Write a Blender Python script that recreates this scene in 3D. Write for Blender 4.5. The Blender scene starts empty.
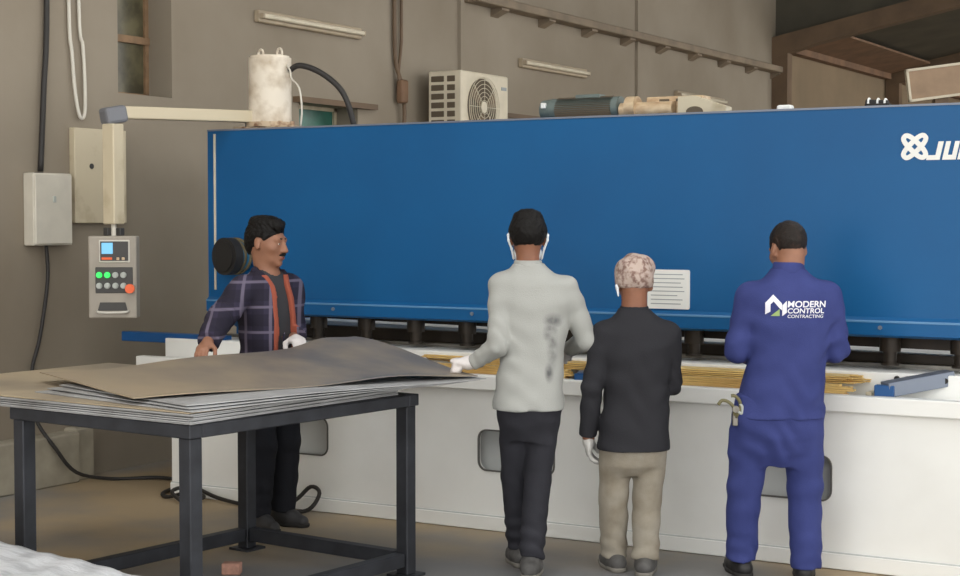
import bpy, bmesh, math, random
import numpy as np
from mathutils import Vector, Matrix
from mathutils.bvhtree import BVHTree

random.seed(7)
scene = bpy.context.scene
COL = scene.collection
PI = math.pi

# ------------------------------------------------------------------ object helpers
def obj(name, mesh, parent=None, m=None, loc=None, rot=None):
    o = bpy.data.objects.new(name, mesh)
    COL.objects.link(o)
    if m is not None:
        if not isinstance(m, (list, tuple)):
            m = [m]
        for q in m:
            mesh.materials.append(q)
    if parent is not None:
        o.parent = parent
    if loc is not None:
        o.location = loc
    if rot is not None:
        o.rotation_euler = rot
    return o

def tag(o, label, cat, group=None, kind=None):
    o['label'] = label
    o['category'] = cat
    if group:
        o['group'] = group
    if kind:
        o['kind'] = kind
    return o

def thing(name, label, cat, loc=(0, 0, 0), rotz=0, group=None):
    o = bpy.data.objects.new(name, None)
    o.empty_display_size = .1
    COL.objects.link(o)
    o.location = loc
    o.rotation_euler = (0, 0, rotz)
    return tag(o, label, cat, group)

def struct(o):
    o['kind'] = 'structure'
    return o

def finish(bm, smooth=False, angle=None):
    me = bpy.data.meshes.new('mesh')
    bmesh.ops.recalc_face_normals(bm, faces=bm.faces[:])
    bm.to_mesh(me)
    bm.free()
    if smooth:
        me.polygons.foreach_set('use_smooth', [True] * len(me.polygons))
        if angle:
            me.set_sharp_from_angle(angle=math.radians(angle))
    return me

def a_box(bm, lo, hi, bev=0, seg=1, mat=0):
    lo, hi = Vector(lo), Vector(hi)
    r = bmesh.ops.create_cube(bm, size=1)
    vs = r['verts']
    c = (lo + hi) / 2
    s = hi - lo
    for v in vs:
        v.co = Vector((v.co.x * s.x, v.co.y * s.y, v.co.z * s.z)) + c
    fs = set()
    for v in vs:
        fs.update(v.link_faces)
    for f in fs:
        f.material_index = mat
    if bev > 0:
        es = set()
        for v in vs:
            es.update(v.link_edges)
        bmesh.ops.bevel(bm, geom=list(es), offset=bev, segments=seg, affect='EDGES', profile=.5)

def a_cyl(bm, p0, p1, r0, r1=None, n=24, caps=True, mat=0):
    p0, p1 = Vector(p0), Vector(p1)
    if r1 is None:
        r1 = r0
    d = p1 - p0
    q = d.to_track_quat('Z', 'Y').to_matrix().to_4x4()
    M = Matrix.Translation((p0 + p1) / 2) @ q
    before = set(bm.faces)
    bmesh.ops.create_cone(bm, cap_ends=caps, segments=n, radius1=r0, radius2=r1, depth=d.length, matrix=M)
    for f in set(bm.faces) - before:
        f.material_index = mat

def a_torus(bm, c, R, r, axis=(0, 0, 1), n=28, k=8, arc=2 * PI, start=0, flat=1.0):
    q = Vector(axis).to_track_quat('Z', 'Y').to_matrix()
    rings = []
    closed = abs(arc - 2 * PI) < 1e-6
    cnt = n if closed else n + 1
    for i in range(cnt):
        a = start + arc * i / n
        ring = []
        for j in range(k):
            b = 2 * PI * j / k
            p = Vector(((R + r * math.cos(b)) * math.cos(a), (R + r * math.cos(b)) * math.sin(a), r * flat * math.sin(b)))
            ring.append(bm.verts.new(Vector(c) + q @ p))
        rings.append(ring)
    for i in range(cnt if closed else cnt - 1):
        A, B = rings[i], rings[(i + 1) % cnt]
        for j in range(k):
            bm.faces.new((A[j], A[(j + 1) % k], B[(j + 1) % k], B[j]))
    if not closed:
        bm.faces.new(rings[0][::-1])
        bm.faces.new(rings[-1])

def a_tube(bm, pts, r, k=10, smooth_steps=4, closed=False):
    """round tube through points (Catmull-Rom)"""
    P = [Vector(p) for p in pts]
    if smooth_steps > 1 and len(P) > 2:
        Q = []
        n = len(P)
        for i in range(n - 1):
            p0, p1, p2, p3 = P[max(i - 1, 0)], P[i], P[i + 1], P[min(i + 2, n - 1)]
            for s in range(smooth_steps):
                t = s / smooth_steps
                Q.append(.5 * ((2 * p1) + (p2 - p0) * t + (2 * p0 - 5 * p1 + 4 * p2 - p3) * t * t + (3 * p1 - p0 - 3 * p2 + p3) * t ** 3))
        Q.append(P[-1])
        P = Q
    rings = []
    nrm = None
    for i, p in enumerate(P):
        t = (P[min(i + 1, len(P) - 1)] - P[max(i - 1, 0)]).normalized()
        if nrm is None:
            nrm = t.orthogonal().normalized()
        else:
            nrm = (nrm - t * nrm.dot(t))
            nrm = nrm.normalized() if nrm.length > 1e-6 else t.orthogonal().normalized()
        b = t.cross(nrm)
        rings.append([bm.verts.new(p + r * (nrm * math.cos(2 * PI * j / k) + b * math.sin(2 * PI * j / k))) for j in range(k)])
    for A, B in zip(rings, rings[1:]):
        for j in range(k):
            bm.faces.new((A[j], A[(j + 1) % k], B[(j + 1) % k], B[j]))
    bm.faces.new(rings[0][::-1])
    bm.faces.new(rings[-1])

def a_prism(bm, poly, d, mp, mat=0):
    """polygon (u,v) extruded w: 0..d, mp(u,v,w)->xyz"""
    A = [bm.verts.new(mp(u, v, 0)) for u, v in poly]
    B = [bm.verts.new(mp(u, v, d)) for u, v in poly]
    n = len(poly)
    fs = [bm.faces.new(A[::-1]), bm.faces.new(B)]
    for i in range(n):
        fs.append(bm.faces.new((A[i], A[(i + 1) % n], B[(i + 1) % n], B[i])))
    for f in fs:
        f.material_index = mat

def rrect(x0, y0, x1, y1, r, n=6):
    P = []
    for cx, cy, a0 in ((x1 - r, y1 - r, 0), (x0 + r, y1 - r, 90), (x0 + r, y0 + r, 180), (x1 - r, y0 + r, 270)):
        for i in range(n + 1):
            a = math.radians(a0 + 90 * i / n)
            P.append((cx + r * math.cos(a), cy + r * math.sin(a)))
    return P

def plate_holes(bm, outer, holes, d, mp):
    """flat plate with holes, thickness d along w"""
    loops = [outer] + holes
    edges = []
    rings = []
    for L in loops:
        vs = [bm.verts.new(mp(u, v, 0)) for u, v in L]
        rings.append(vs)
        for i in range(len(vs)):
            edges.append(bm.edges.new((vs[i], vs[(i + 1) % len(vs)])))
    r = bmesh.ops.triangle_fill(bm, use_beauty=True, use_dissolve=False, edges=edges)
    faces = [g for g in r['geom'] if isinstance(g, bmesh.types.BMFace)]
    back = {}
    for vs, L in zip(rings, loops):
        for v, (u, w) in zip(vs, L):
            back[v] = bm.verts.new(mp(u, w, d))
    for f in faces:
        bm.faces.new([back[v] for v in reversed(f.verts[:])])
    for vs in rings:
        for i in range(len(vs)):
            a, b = vs[i], vs[(i + 1) % len(vs)]
            bm.faces.new((a, b, back[b], back[a]))

# ------------------------------------------------------------------ materials
def lin(c):
    return tuple(((x / 255) / 12.92 if x / 255 <= .04045 else ((x / 255 + .055) / 1.055) ** 2.4) for x in c) + (1,)

def mat(name, c, rough=.6, metal=0, var=0, scale=8, bump=0, bscale=60, c2=None, thr=None, spec=None, emit=None, estr=1, stretch=None, detail=4):
    """principled material; c2 blends in by noise (thr=(lo,hi) ramps), var darkens/lightens softly"""
    m = bpy.data.materials.new(name)
    m.use_nodes = True
    nt = m.node_tree
    b = nt.nodes['Principled BSDF']
    b.inputs['Base Color'].default_value = lin(c)
    b.inputs['Roughness'].default_value = rough
    b.inputs['Metallic'].default_value = metal
    if spec is not None:
        b.inputs['Specular IOR Level'].default_value = spec
    if emit:
        b.inputs['Emission Color'].default_value = lin(emit)
        b.inputs['Emission Strength'].default_value = estr
    tc = nt.nodes.new('ShaderNodeTexCoord')
    src = tc.outputs['Object']
    if stretch:
        mp = nt.nodes.new('ShaderNodeMapping')
        mp.inputs['Scale'].default_value = stretch
        nt.links.new(src, mp.inputs['Vector'])
        src = mp.outputs['Vector']
    if c2 is not None or var:
        nz = nt.nodes.new('ShaderNodeTexNoise')
        nz.inputs['Scale'].default_value = scale
        nz.inputs['Detail'].default_value = detail
        nt.links.new(src, nz.inputs['Vector'])
        rp = nt.nodes.new('ShaderNodeMapRange')
        lo, hi = thr or (.3, .7)
        rp.inputs['From Min'].default_value = lo
        rp.inputs['From Max'].default_value = hi
        nt.links.new(nz.outputs['Fac'], rp.inputs['Value'])
        mx = nt.nodes.new('ShaderNodeMix')
        mx.data_type = 'RGBA'
        mx.inputs['A'].default_value = lin(c)
        if c2 is None:
            c2 = tuple(max(0, min(255, x * (1 - var))) for x in c)
        mx.inputs['B'].default_value = lin(c2)
        nt.links.new(rp.outputs['Result'], mx.inputs['Factor'])
        nt.links.new(mx.outputs['Result'], b.inputs['Base Color'])
    if bump:
        nb = nt.nodes.new('ShaderNodeTexNoise')
        nb.inputs['Scale'].default_value = bscale
        nb.inputs['Detail'].default_value = 3
        nt.links.new(src, nb.inputs['Vector'])
        bp = nt.nodes.new('ShaderNodeBump')
        bp.inputs['Strength'].default_value = bump
        bp.inputs['Distance'].default_value = .01
        nt.links.new(nb.outputs['Fac'], bp.inputs['Height'])
        nt.links.new(bp.outputs['Normal'], b.inputs['Normal'])
    return m

M = {}
M['wall'] = mat('plaster_wall', (150, 140, 125), .9, c2=(128, 117, 101), scale=.55, thr=(.35, .68), bump=.15, bscale=9, detail=7)
M['wall_far'] = mat('plaster_far', (140, 122, 98), .9, var=.15, scale=.8)
M['floor'] = mat('concrete_floor', (170, 150, 120), .62, c2=(134, 131, 127), scale=.55, thr=(.44, .58), bump=.08, bscale=14, detail=6)
M['roof'] = mat('roof_sheet', (84, 80, 68), .7, metal=.2, var=.2, scale=2)
M['rafter'] = mat('rafter_steel', (112, 90, 68), .6, var=.2, scale=3)
M['purlin'] = mat('purlin_rust', (128, 98, 74), .7, var=.2, scale=4)
M['ledge'] = mat('ledge_steel', (140, 124, 104), .6, var=.2, scale=4)
M['beige'] = mat('beige_paint', (196, 184, 158), .55, c2=(168, 154, 126), scale=5, thr=(.55, .75))
M['fixture'] = mat('lamp_batten', (178, 162, 138), .5, var=.12, scale=6)
M['glass_dirty'] = mat('dirty_glass', (104, 98, 74), .3, c2=(64, 60, 44), scale=6, thr=(.4, .65), spec=.6)
M['glass_teal'] = mat('teal_glass', (64, 126, 110), .35, var=.35, scale=5)
M['wood'] = mat('window_timber', (150, 120, 90), .7, var=.2, scale=10)
M['blue'] = mat('blue_paint', (9, 88, 142), .45, c2=(8, 80, 132), scale=1.2, thr=(.3, .7), spec=.35, bump=.02, bscale=3)
M['blue_dark'] = mat('blue_paint_side', (12, 84, 138), .45)
M['white_m'] = mat('machine_white', (236, 236, 232), .5, c2=(222, 221, 216), scale=1.6, thr=(.45, .8))
M['box'] = mat('box_offwhite', (206, 200, 186), .5, var=.05)
M['pocket'] = mat('pocket_grey', (190, 192, 190), .6)
M['rim'] = mat('rim_dark', (92, 90, 86), .6)
M['black'] = mat('black_rubber', (30, 28, 27), .7)
M['dark'] = mat('blade_dark', (58, 50, 42), .5, metal=.5, var=.3, scale=8)
M['steel'] = mat('bare_steel', (150, 146, 138), .4, metal=.8, var=.2, scale=12)
M['cream'] = mat('cream_paint', (214, 204, 182), .6, var=.08)
M['olive'] = mat('olive_brown', (104, 92, 62), .7, c2=(70, 60, 42), scale=9)  # dull olive-brown with darker mottling
M['white'] = mat('white_paint', (232, 232, 228), .5)
M['text_grey'] = mat('printed_grey', (150, 156, 158), .6)
M['brass'] = mat('brass_strip', (240, 208, 136), .4, metal=.15, c2=(190, 150, 86), scale=3, thr=(.45, .7), stretch=(.6, 14, 14))
M['arm_grey'] = mat('arm_top_grey', (120, 128, 142), .4, metal=.3)
M['arm_blue'] = mat('arm_blue', (20, 78, 134), .45)
M['tablesteel'] = mat('table_steel', (58, 60, 66), .55, metal=.35, var=.25, scale=8)
M['sheet_tan'] = mat('sheet_tan', (176, 160, 134), .5, metal=.1, c2=(140, 128, 112), scale=1.4, thr=(.4, .65))
M['sheet'] = mat('sheet_steel', (180, 181, 182), .5, metal=.2, c2=(140, 139, 138), scale=2.5, thr=(.4, .7))
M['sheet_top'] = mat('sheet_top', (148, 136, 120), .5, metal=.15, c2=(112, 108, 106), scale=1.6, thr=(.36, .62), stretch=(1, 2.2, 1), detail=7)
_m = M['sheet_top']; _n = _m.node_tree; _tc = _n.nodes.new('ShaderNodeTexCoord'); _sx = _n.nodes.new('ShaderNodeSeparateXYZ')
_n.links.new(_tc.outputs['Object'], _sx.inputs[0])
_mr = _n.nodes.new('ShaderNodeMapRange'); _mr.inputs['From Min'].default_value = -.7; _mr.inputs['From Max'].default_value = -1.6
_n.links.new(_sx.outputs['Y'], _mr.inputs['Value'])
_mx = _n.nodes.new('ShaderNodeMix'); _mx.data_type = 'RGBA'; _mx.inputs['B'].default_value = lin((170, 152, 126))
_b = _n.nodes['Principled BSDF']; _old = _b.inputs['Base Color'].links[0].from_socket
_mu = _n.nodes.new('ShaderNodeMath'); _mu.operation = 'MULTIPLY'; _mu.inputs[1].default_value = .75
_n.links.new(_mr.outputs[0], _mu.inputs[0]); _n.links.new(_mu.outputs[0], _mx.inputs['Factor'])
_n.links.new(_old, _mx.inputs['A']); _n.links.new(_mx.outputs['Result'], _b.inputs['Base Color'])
M['wrap'] = mat('white_film', (226, 228, 232), .3, c2=(188, 190, 194), scale=7, thr=(.45, .7), bump=.6, bscale=16, stretch=(1, 4, 1))
M['console'] = mat('console_grey', (158, 150, 138), .5, var=.1, scale=6)
M['console_dark'] = mat('console_panel', (56, 54, 52), .5)
M['screen'] = mat('lit_screen', (90, 160, 205), .3, emit=(120, 190, 230), estr=.2)
M['green'] = mat('green_lamp', (30, 190, 80), .3, emit=(40, 230, 90), estr=.3)
M['orange'] = mat('orange_plastic', (232, 96, 40), .4)
M['knobgrey'] = mat('knob_grey', (170, 174, 168), .4)
M['bezel'] = mat('bezel_light', (200, 196, 186), .4)
M['elbow'] = mat('elbow_grey', (112, 114, 120), .5)
M['cableb'] = mat('cable_black', (40, 37, 35), .6)
M['cablew'] = mat('cable_white', (205, 200, 188), .5)
M['tank'] = mat('tank_white', (220, 210, 194), .45, c2=(176, 158, 134), scale=8, thr=(.46, .72), detail=8)
M['rusty'] = mat('flange_dirty', (190, 168, 140), .6, c2=(120, 84, 60), scale=22, thr=(.5, .7))
M['ac'] = mat('ac_cream', (214, 204, 182), .5, var=.06)
M['ac_dark'] = mat('ac_dark', (92, 80, 64), .7)
M['fan'] = mat('fan_blade', (122, 104, 82), .6)
M['motor'] = mat('motor_green', (104, 116, 112), .5, var=.15)
M['pump'] = mat('pump_cream', (206, 184, 150), .45, c2=(170, 140, 108), scale=14)
M['teal'] = mat('teal_body', (40, 108, 140), .4, var=.2)
M['brick'] = mat('brick_pink', (186, 140, 122), .8, var=.2, scale=30)
M['block'] = mat('concrete_block', (168, 160, 142), .85, var=.15, scale=6)
M['panelboard'] = mat('board_buff', (168, 140, 112), .6, var=.15, scale=5)
M['oldyellow'] = mat('plier_grip', (110, 104, 72), .5)
M['dirt'] = mat('paint_peel', (170, 158, 134), .9, var=.1, scale=12)

# worn grey patch of the floor around the work table
_n = M['floor'].node_tree; _b = _n.nodes['Principled BSDF']; _old = _b.inputs['Base Color'].links[0].from_socket
_tc = _n.nodes.new('ShaderNodeTexCoord')
_mp = _n.nodes.new('ShaderNodeMapping'); _mp.vector_type = 'POINT'; _mp.inputs['Location'].default_value = (3.3 / 1.55, -5.75 / 1.15, 0); _mp.inputs['Scale'].default_value = (1 / 1.55, 1 / 1.15, 0)
_n.links.new(_tc.outputs['Object'], _mp.inputs['Vector'])
_ln = _n.nodes.new('ShaderNodeVectorMath'); _ln.operation = 'LENGTH'; _n.links.new(_mp.outputs['Vector'], _ln.inputs[0])
_nz = _n.nodes.new('ShaderNodeTexNoise'); _nz.inputs['Scale'].default_value = 1.6; _nz.inputs['Detail'].default_value = 5
_n.links.new(_tc.outputs['Object'], _nz.inputs['Vector'])
_ad = _n.nodes.new('ShaderNodeMath'); _ad.operation = 'ADD'; _n.links.new(_ln.outputs['Value'], _ad.inputs[0]); _n.links.new(_nz.outputs['Fac'], _ad.inputs[1])
_mr = _n.nodes.new('ShaderNodeMapRange'); _mr.inputs['From Min'].default_value = 1.95; _mr.inputs['From Max'].default_value = 1.4; _mr.inputs['To Max'].default_value = .9
_n.links.new(_ad.outputs[0], _mr.inputs['Value'])
_mx = _n.nodes.new('ShaderNodeMix'); _mx.data_type = 'RGBA'; _mx.inputs['B'].default_value = lin((116, 116, 118))
_n.links.new(_mr.outputs[0], _mx.inputs['Factor']); _n.links.new(_old, _mx.inputs['A']); _n.links.new(_mx.outputs['Result'], _b.inputs['Base Color'])

# ------------------------------------------------------------------ camera
cam = bpy.data.cameras.new('camera')
cam.sensor_width = 36
cam.lens = 1600 * 36 / 960
co = bpy.data.objects.new('camera', cam)
COL.objects.link(co)
YAW, PITCH = math.radians(30.1), math.atan(68 / 1600)
co.location = (0, 0, 1.68)
co.rotation_euler = (PI / 2 - PITCH, 0, YAW)
scene.camera = co

# ------------------------------------------------------------------ the setting
WX = -7.48
bm = bmesh.new()
a_box(bm, (-7.8, -8, -.1), (8, 38, 0))
struct(obj('floor', finish(bm), m=M['floor']))

mpw = lambda u, v, w: (WX - w, u, v)
bm = bmesh.new()
plate_holes(bm, [(-8, 0), (21.0, 0), (21.0, 6.2), (-8, 6.2)],
            [[(8.08, 2.53), (8.62, 2.53), (8.62, 3.9), (8.08, 3.9)],
             [(10.1, 1.9), (10.9, 1.9), (10.9, 2.6), (10.1, 2.6)]], .3, mpw)
struct(obj('wall_left', finish(bm), m=M['wall']))
bm = bmesh.new()
a_box(bm, (WX - .25, 21.0, 0), (WX - .02, 37, 5.0))
struct(obj('wall_left_far', finish(bm), m=M['wall_far']))
bm = bmesh.new()
a_box(bm, (-7.8, 37, 0), (8, 37.2, 8))
struct(obj('wall_back', finish(bm), m=M['wall_far']))
# main roof; its openings are added to let light in from above
bm = bmesh.new()
plate_holes(bm, [(-7.8, -2), (9, -2), (9, 21), (-7.8, 21)], [[(-5.5, 0.5), (-2.5, 0.5), (-2.5, 6.8), (-5.5, 6.8)], [(-.5, 0.5), (2.5, 0.5), (2.5, 6.8), (-.5, 6.8)], [(-3.5, 9.2), (2.5, 9.2), (2.5, 11.8), (-3.5, 11.8)]], .1, lambda u, v, w: (u, v, 6.2 + w))
struct(obj('ceiling', finish(bm), m=M['roof']))
# low bay roof, rising away from the wall
bm = bmesh.new()
a_prism(bm, [(-7.8, 4.06), (2, 6.05), (2, 6.12), (-7.8, 4.16)], 16, lambda u, v, w: (u, 21.0 + w, v))
struct(obj('ceiling_far', finish(bm), m=M['roof']))

bm = bmesh.new()
a_prism(bm, [(WX, 4.12), (3, 6.15), (9, 6.15), (9, 7), (WX, 7)], .1, lambda u, v, w: (u, 20.9 + w, v))
struct(obj('wall_gable', finish(bm), m=M['roof']))

def rafter(y, n):
    r = bmesh.new()
    a_prism(r, [(WX, 3.86), (-6.9, 4.02), (1.9, 5.76), (1.9, 6.02), (WX, 4.14)], .2, lambda u, v, w: (u, y + w, v))
    a_box(r, (WX - .01, y + .008, 0), (WX + .22, y + .192, 4.06))
    struct(obj('trim_%d' % n, finish(r), m=M['rafter']))
rafter(20.75, 1)
rafter(26.2, 2)
for k, y0 in enumerate((21.0, 26.45)):                       # rusty eave purlins
    r = bmesh.new()
    a_box(r, (WX - .02, y0, 3.98), (WX + .12, y0 + 5.1, 4.12))
    a_prism(r, [(WX + .12, 4.07), (WX + .75, 4.2), (WX + .75, 4.23), (WX + .12, 4.12)], 5.1, lambda u, v, w: (u, y0 + w, v))
    struct(obj('trim_%d' % (3 + k), finish(r), m=M['purlin']))
# crane-rail like ledge along the wall with brackets
bm = bmesh.new()
a_box(bm, (WX - .005, 12.6, 3.66), (WX + .16, 20.9, 3.74), .008)
for y in np.arange(13.1, 20.8, .95):
    a_prism(bm, [(0, 3.67), (.13, 3.67), (.13, 3.64), (.0, 3.58)], .14, lambda u, v, w: (WX - .005 + u, y + w, v))
struct(obj('trim_5', finish(bm), m=M['ledge']))
# window ledge / lintel and conduit lines on the wall
bm = bmesh.new()
a_box(bm, (WX - .01, 10.02, 2.59), (WX + .07, 11.1, 2.635))
struct(obj('trim_6', finish(bm), m=M['rafter']))
bm = bmesh.new()
a_box(bm, (WX - .01, 12.9, 2.66), (WX + .04, 14.4, 2.70))
struct(obj('trim_7', finish(bm), m=M['rafter']))
for k, y in enumerate((12.5, 16.34)):
    bm = bmesh.new()
    a_box(bm, (WX - .01, y, 0), (WX + .035, y + .06, 6.1))
    struct(obj('trim_%d' % (8 + k), finish(bm), m=M['wall']))
# concrete upstand at the wall foot
bm = bmesh.new()
a_box(bm, (WX - .01, 6.2, 0), (WX + .14, 7.55, .32), .01)
a_box(bm, (WX - .01, 7.55, 0), (WX + .10, 7.72, .34), .01)
struct(obj('baseboard_left', finish(bm), m=M['block']))

# windows
def window(n, y0, y1, z0, z1, rails, glass, frame):
    bm = bmesh.new()
    d = .21
    xx = WX - d
    a_box(bm, (xx - .04, y0, z0), (xx, y0 + .035, z1))
    a_box(bm, (xx - .04, y1 - .035, z0), (xx, y1, z1))
    a_box(bm, (xx - .04, y0, z0), (xx, y1, z0 + .03))
    a_box(bm, (xx - .04, y0, z1 - .03), (xx, y1, z1))
    for z in rails:
        a_box(bm, (xx - .04, y0, z - .025), (xx + .01, y1, z + .025))
    w = struct(obj('window_%d' % n, finish(bm), m=frame))
    bm = bmesh.new()
    a_box(bm, (xx - .03, y0 + .01, z0 + .01), (xx - .02, y1 - .01, z1 - .01))
    obj('pane', finish(bm), w, glass)
window(1, 8.08, 8.62, 2.53, 3.9, (2.93,), M['glass_dirty'], M['wood'])
window(2, 10.1, 10.9, 1.9, 2.6, (), M['glass_teal'], M['beige'])

# ------------------------------------------------------------------ wall things
def batten(y0, y1, z, label):
    t = thing('tube_light', label, 'light fixture', (WX - .004, (y0 + y1) / 2, z), 0)
    L = (y1 - y0) / 2
    b = bmesh.new()
    a_box(b, (0, -L, -.045), (.055, L, .045), .008)
    obj('housing', finish(b), t, M['fixture'])
    for s in (-1, 1):
        b = bmesh.new()
        a_box(b, (.05, s * (L - .012) - .012, -.02), (.095, s * (L - .012) + .012, .02), .004)
        obj('lamp_holder', finish(b), t, M['fixture'])
    b = bmesh.new()
    a_cyl(b, (.078, -L + .02, 0), (.078, L - .02, 0), .019, n=12)
    obj('tube', finish(b, True, 40), t, M['cream'])
batten(9.543, 10.896, 3.20, 'unlit tube light batten high on the wall above the white tank')
batten(13.64, 15.05, 3.20, 'unlit tube light batten on the wall right of the air conditioner')
batten(17.44, 18.93, 3.15, 'unlit tube light batten far along the wall beyond the hydraulic pumps')

# white junction box on the wall
t = thing('junction_box', 'white wall box at the far left with a black cable above and below', 'junction box', (WX, 7.385, 1.52))
b = bmesh.new(); a_box(b, (0, -.165, 0), (.09, .165, .455), .008, 2); obj('box_body', finish(b), t, M['box'])
b = bmesh.new(); a_box(b, (.088, -.158, .008), (.1, .158, .447), .005); obj('cover', finish(b), t, M['box'])
b = bmesh.new(); a_box(b, (.098, -.01, .27), (.108, .012, .31), .002); obj('latch', finish(b), t, M['knobgrey'])
b = bmesh.new(); a_box(b, (.03, -.1, .455), (.07, -.06, .46)); obj('cable_gland', finish(b), t, M['black'])

# beige plate on the wall
t = thing('wall_plate', 'stained beige metal plate on the wall behind the control pendant', 'panel', (WX, 7.86, 1.66))
b = bmesh.new(); a_box(b, (0, -.24, 0), (.05, .24, .615), .004); obj('panel', finish(b), t, M['beige'])
for y, z in ((-.09, .37), (.11, .055)):
    b = bmesh.new(); a_cyl(b, (.048, y, z), (.055, y, z), .018, n=14); obj('hole_plug', finish(b), t, M['console_dark'])

# cables
def cable(name, label, pts, r, m, smooth=5):
    b = bmesh.new()
    a_tube(b, pts, r, 8, smooth)
    return tag(obj(name, finish(b, True), m=m), label, 'cable')
cable('cable', 'thick black cable running down the wall into the top of the white box',
      [(WX + .03, 7.42, 5.2), (WX + .03, 7.41, 3.1), (WX + .035, 7.37, 2.5), (WX + .04, 7.33, 1.985)], .018, M['cableb'])
cable('cable', 'black cable hanging from the white box and trailing along the floor to the machine',
      [(WX + .05, 7.36, 1.52), (WX + .05, 7.37, 1.3), (WX + .05, 7.30, .95), (WX + .05, 7.225, .72), (WX + .07, 7.23, .45), (WX + .17, 7.30, .25),
       (WX + .2, 7.45, .08), (-7.2, 7.68, .014), (-6.98, 7.86, .014), (-6.76, 7.84, .014), (-6.62, 7.62, .014), (-6.54, 7.42, .014), (-6.42, 7.34, .016), (-6.28, 7.38, .05),
       (-6.14, 7.33, .04), (-6.22, 7.25, .016), (-6.36, 7.30, .06), (-6.3, 7.41, .075), (-6.1, 7.4, .03), (-5.85, 7.36, .014), (-5.62, 7.34, .02), (-5.50, 7.37, .07), (-5.42, 7.41, .15),
       (-5.35, 7.40, .12), (-5.39, 7.35, .03), (-5.52, 7.3, .014), (-5.8, 7.29, .014)], .012, M['cableb'])
cable('cable', 'white looped cable hanging on the wall above the beige plate',
      [(WX + .02, 7.60, 5), (WX + .02, 7.61, 3.1), (WX + .025, 7.63, 2.75), (WX + .03, 7.65, 2.5), (WX + .04, 7.68, 2.35), (WX + .04, 7.72, 2.36), (WX + .03, 7.74, 2.5), (WX + .02, 7.735, 2.8), (WX + .02, 7.70, 3.1), (WX + .02, 7.69, 5)], .012, M['cablew'])
t = thing('hanging_cable', 'dusty bundle of cables with a plug hanging left of the air conditioner', 'cable', (WX + .03, 11.46, 2.4))
b = bmesh.new()
a_tube(b, [(0, -.05, 2.6), (0, -.05, 1.0), (.0, -.03, .62), (.03, .02, .42), (.03, .06, .2), (.02, .05, 0), (.02, .04, -.2)], .018, 8)
a_tube(b, [(0, .05, 2.6), (0, .06, 1.0), (.0, .05, .75), (.02, -.02, .52), (.03, .0, .4)], .014, 8)
obj('wires', finish(b, True), t, M['rafter'])
b = bmesh.new(); a_box(b, (0, -.03, .27), (.07, .07, .47), .02, 2); obj('plug', finish(b), t, M['purlin'])
b = bmesh.new(); a_cyl(b, (.03, .06, .08), (.03, .16, -.1), .025, n=12); obj('connector', finish(b), t, M['cablew'])

# air conditioner
t = thing('air_conditioner', 'cream outdoor air conditioner unit fixed to the wall above the machine', 'air conditioner', (-7.17, 12.18, 2.36))
b = bmesh.new(); a_box(b, (-.17, -.41, 0), (.165, .41, .6), .015, 2)
ob = obj('casing', finish(b), t, M['ac'])
b = bmesh.new()                                                            # side grille facing -y
for i in range(7):
    z = .055 + i * .075
    for x0, x1 in ((-.14, -.01), (.02, .10)):
        a_box(b, (x0, -.414, z), (x1, -.4, z + .05), .004)
obj('side_grille', finish(b), t, M['ac_dark'])
b = bmesh.new(); a_cyl(b, (.160, -.06, .30), (.168, -.06, .30), .25, n=40); obj('fan_opening', finish(b), t, M['ac_dark'])
b = bmesh.new()
for k in range(3):
    a = k * 2 * PI / 3 + .5
    P = [(math.cos(a + da) * r, math.sin(a + da) * r) for r, da in ((.04, -.2), (.13, -.5), (.225, -.42), (.235, .1), (.14, .2), (.04, .4))]
    a_prism(b, P, .006, lambda u, v, w: (.17 + w, -.06 + u, .30 + v))
obj('fan_blades', finish(b), t, M['fan'])
b = bmesh.new(); a_cyl(b, (.17, -.06, .3), (.19, -.06, .3), .05, n=20); obj('fan_hub', finish(b, True, 40), t, M['ac'])
b = bmesh.new()
for r in (.06, .095, .13, .165, .2, .235, .262):
    a_torus(b, (.192, -.06, .3), r, .003, (1, 0, 0), 40, 6)
for k in range(8):
    a = k * PI / 4
    a_cyl(b, (.192, -.06 + .05 * math.cos(a), .3 + .05 * math.sin(a)), (.192, -.06 + .262 * math.cos(a), .3 + .262 * math.sin(a)), .003, n=6)
obj('fan_guard', finish(b, True), t, M['ac'])
b = bmesh.new(); a_box(b, (.164, .28, .47), (.169, .37, .50)); obj('badge', finish(b), t, M['text_grey'])
for y in (-.3, .3):
    b = bmesh.new()
    a_box(b, (-.31, y - .02, -.03), (.14, y + .02, 0))
    a_box(b, (-.31, y - .02, -.3), (-.28, y + .02, 0))
    obj('bracket', finish(b), t, M['ledge'])

# ------------------------------------------------------------------ the shear
sh = thing('shearing_machine', 'large blue and white hydraulic shearing machine across the hall', 'machine', (-3.4, 7.75, 0))
OX, OY = -3.4, 7.75
def S(b, name, m, parent=sh, smooth=False, angle=None):
    me = finish(b, smooth, angle)
    me.transform(Matrix.Translation((-OX, -OY, 0)))
    return obj(name, me, parent, m)
XL, XR = -6.442, -.25
b = bmesh.new()                                                            # blue beam, pressed lip along the foot
a_prism(b, [(7.75, 2.233), (7.75, 1.205), (7.728, 1.185), (7.728, 1.118), (7.76, 1.105), (8.28, 1.105), (8.28, 2.2), (8.25, 2.233)], XR - XL, lambda u, v, w: (XL + w, u, v))
beam = S(b, 'upper_beam', M['blue'])
M['lip'] = mat('lip_highlight_paint', (84, 132, 174), .4)  # paler blue: the highlight along the lip put in as paint
b = bmesh.new(); a_prism(b, [(7.7275, 1.1895), (7.7255, 1.1865), (7.7255, 1.1785), (7.7285, 1.1785)], XR - XL, lambda u, v, w: (XL + w, u, v)); S(b, 'lip_highlight', M['lip'], beam)
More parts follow.
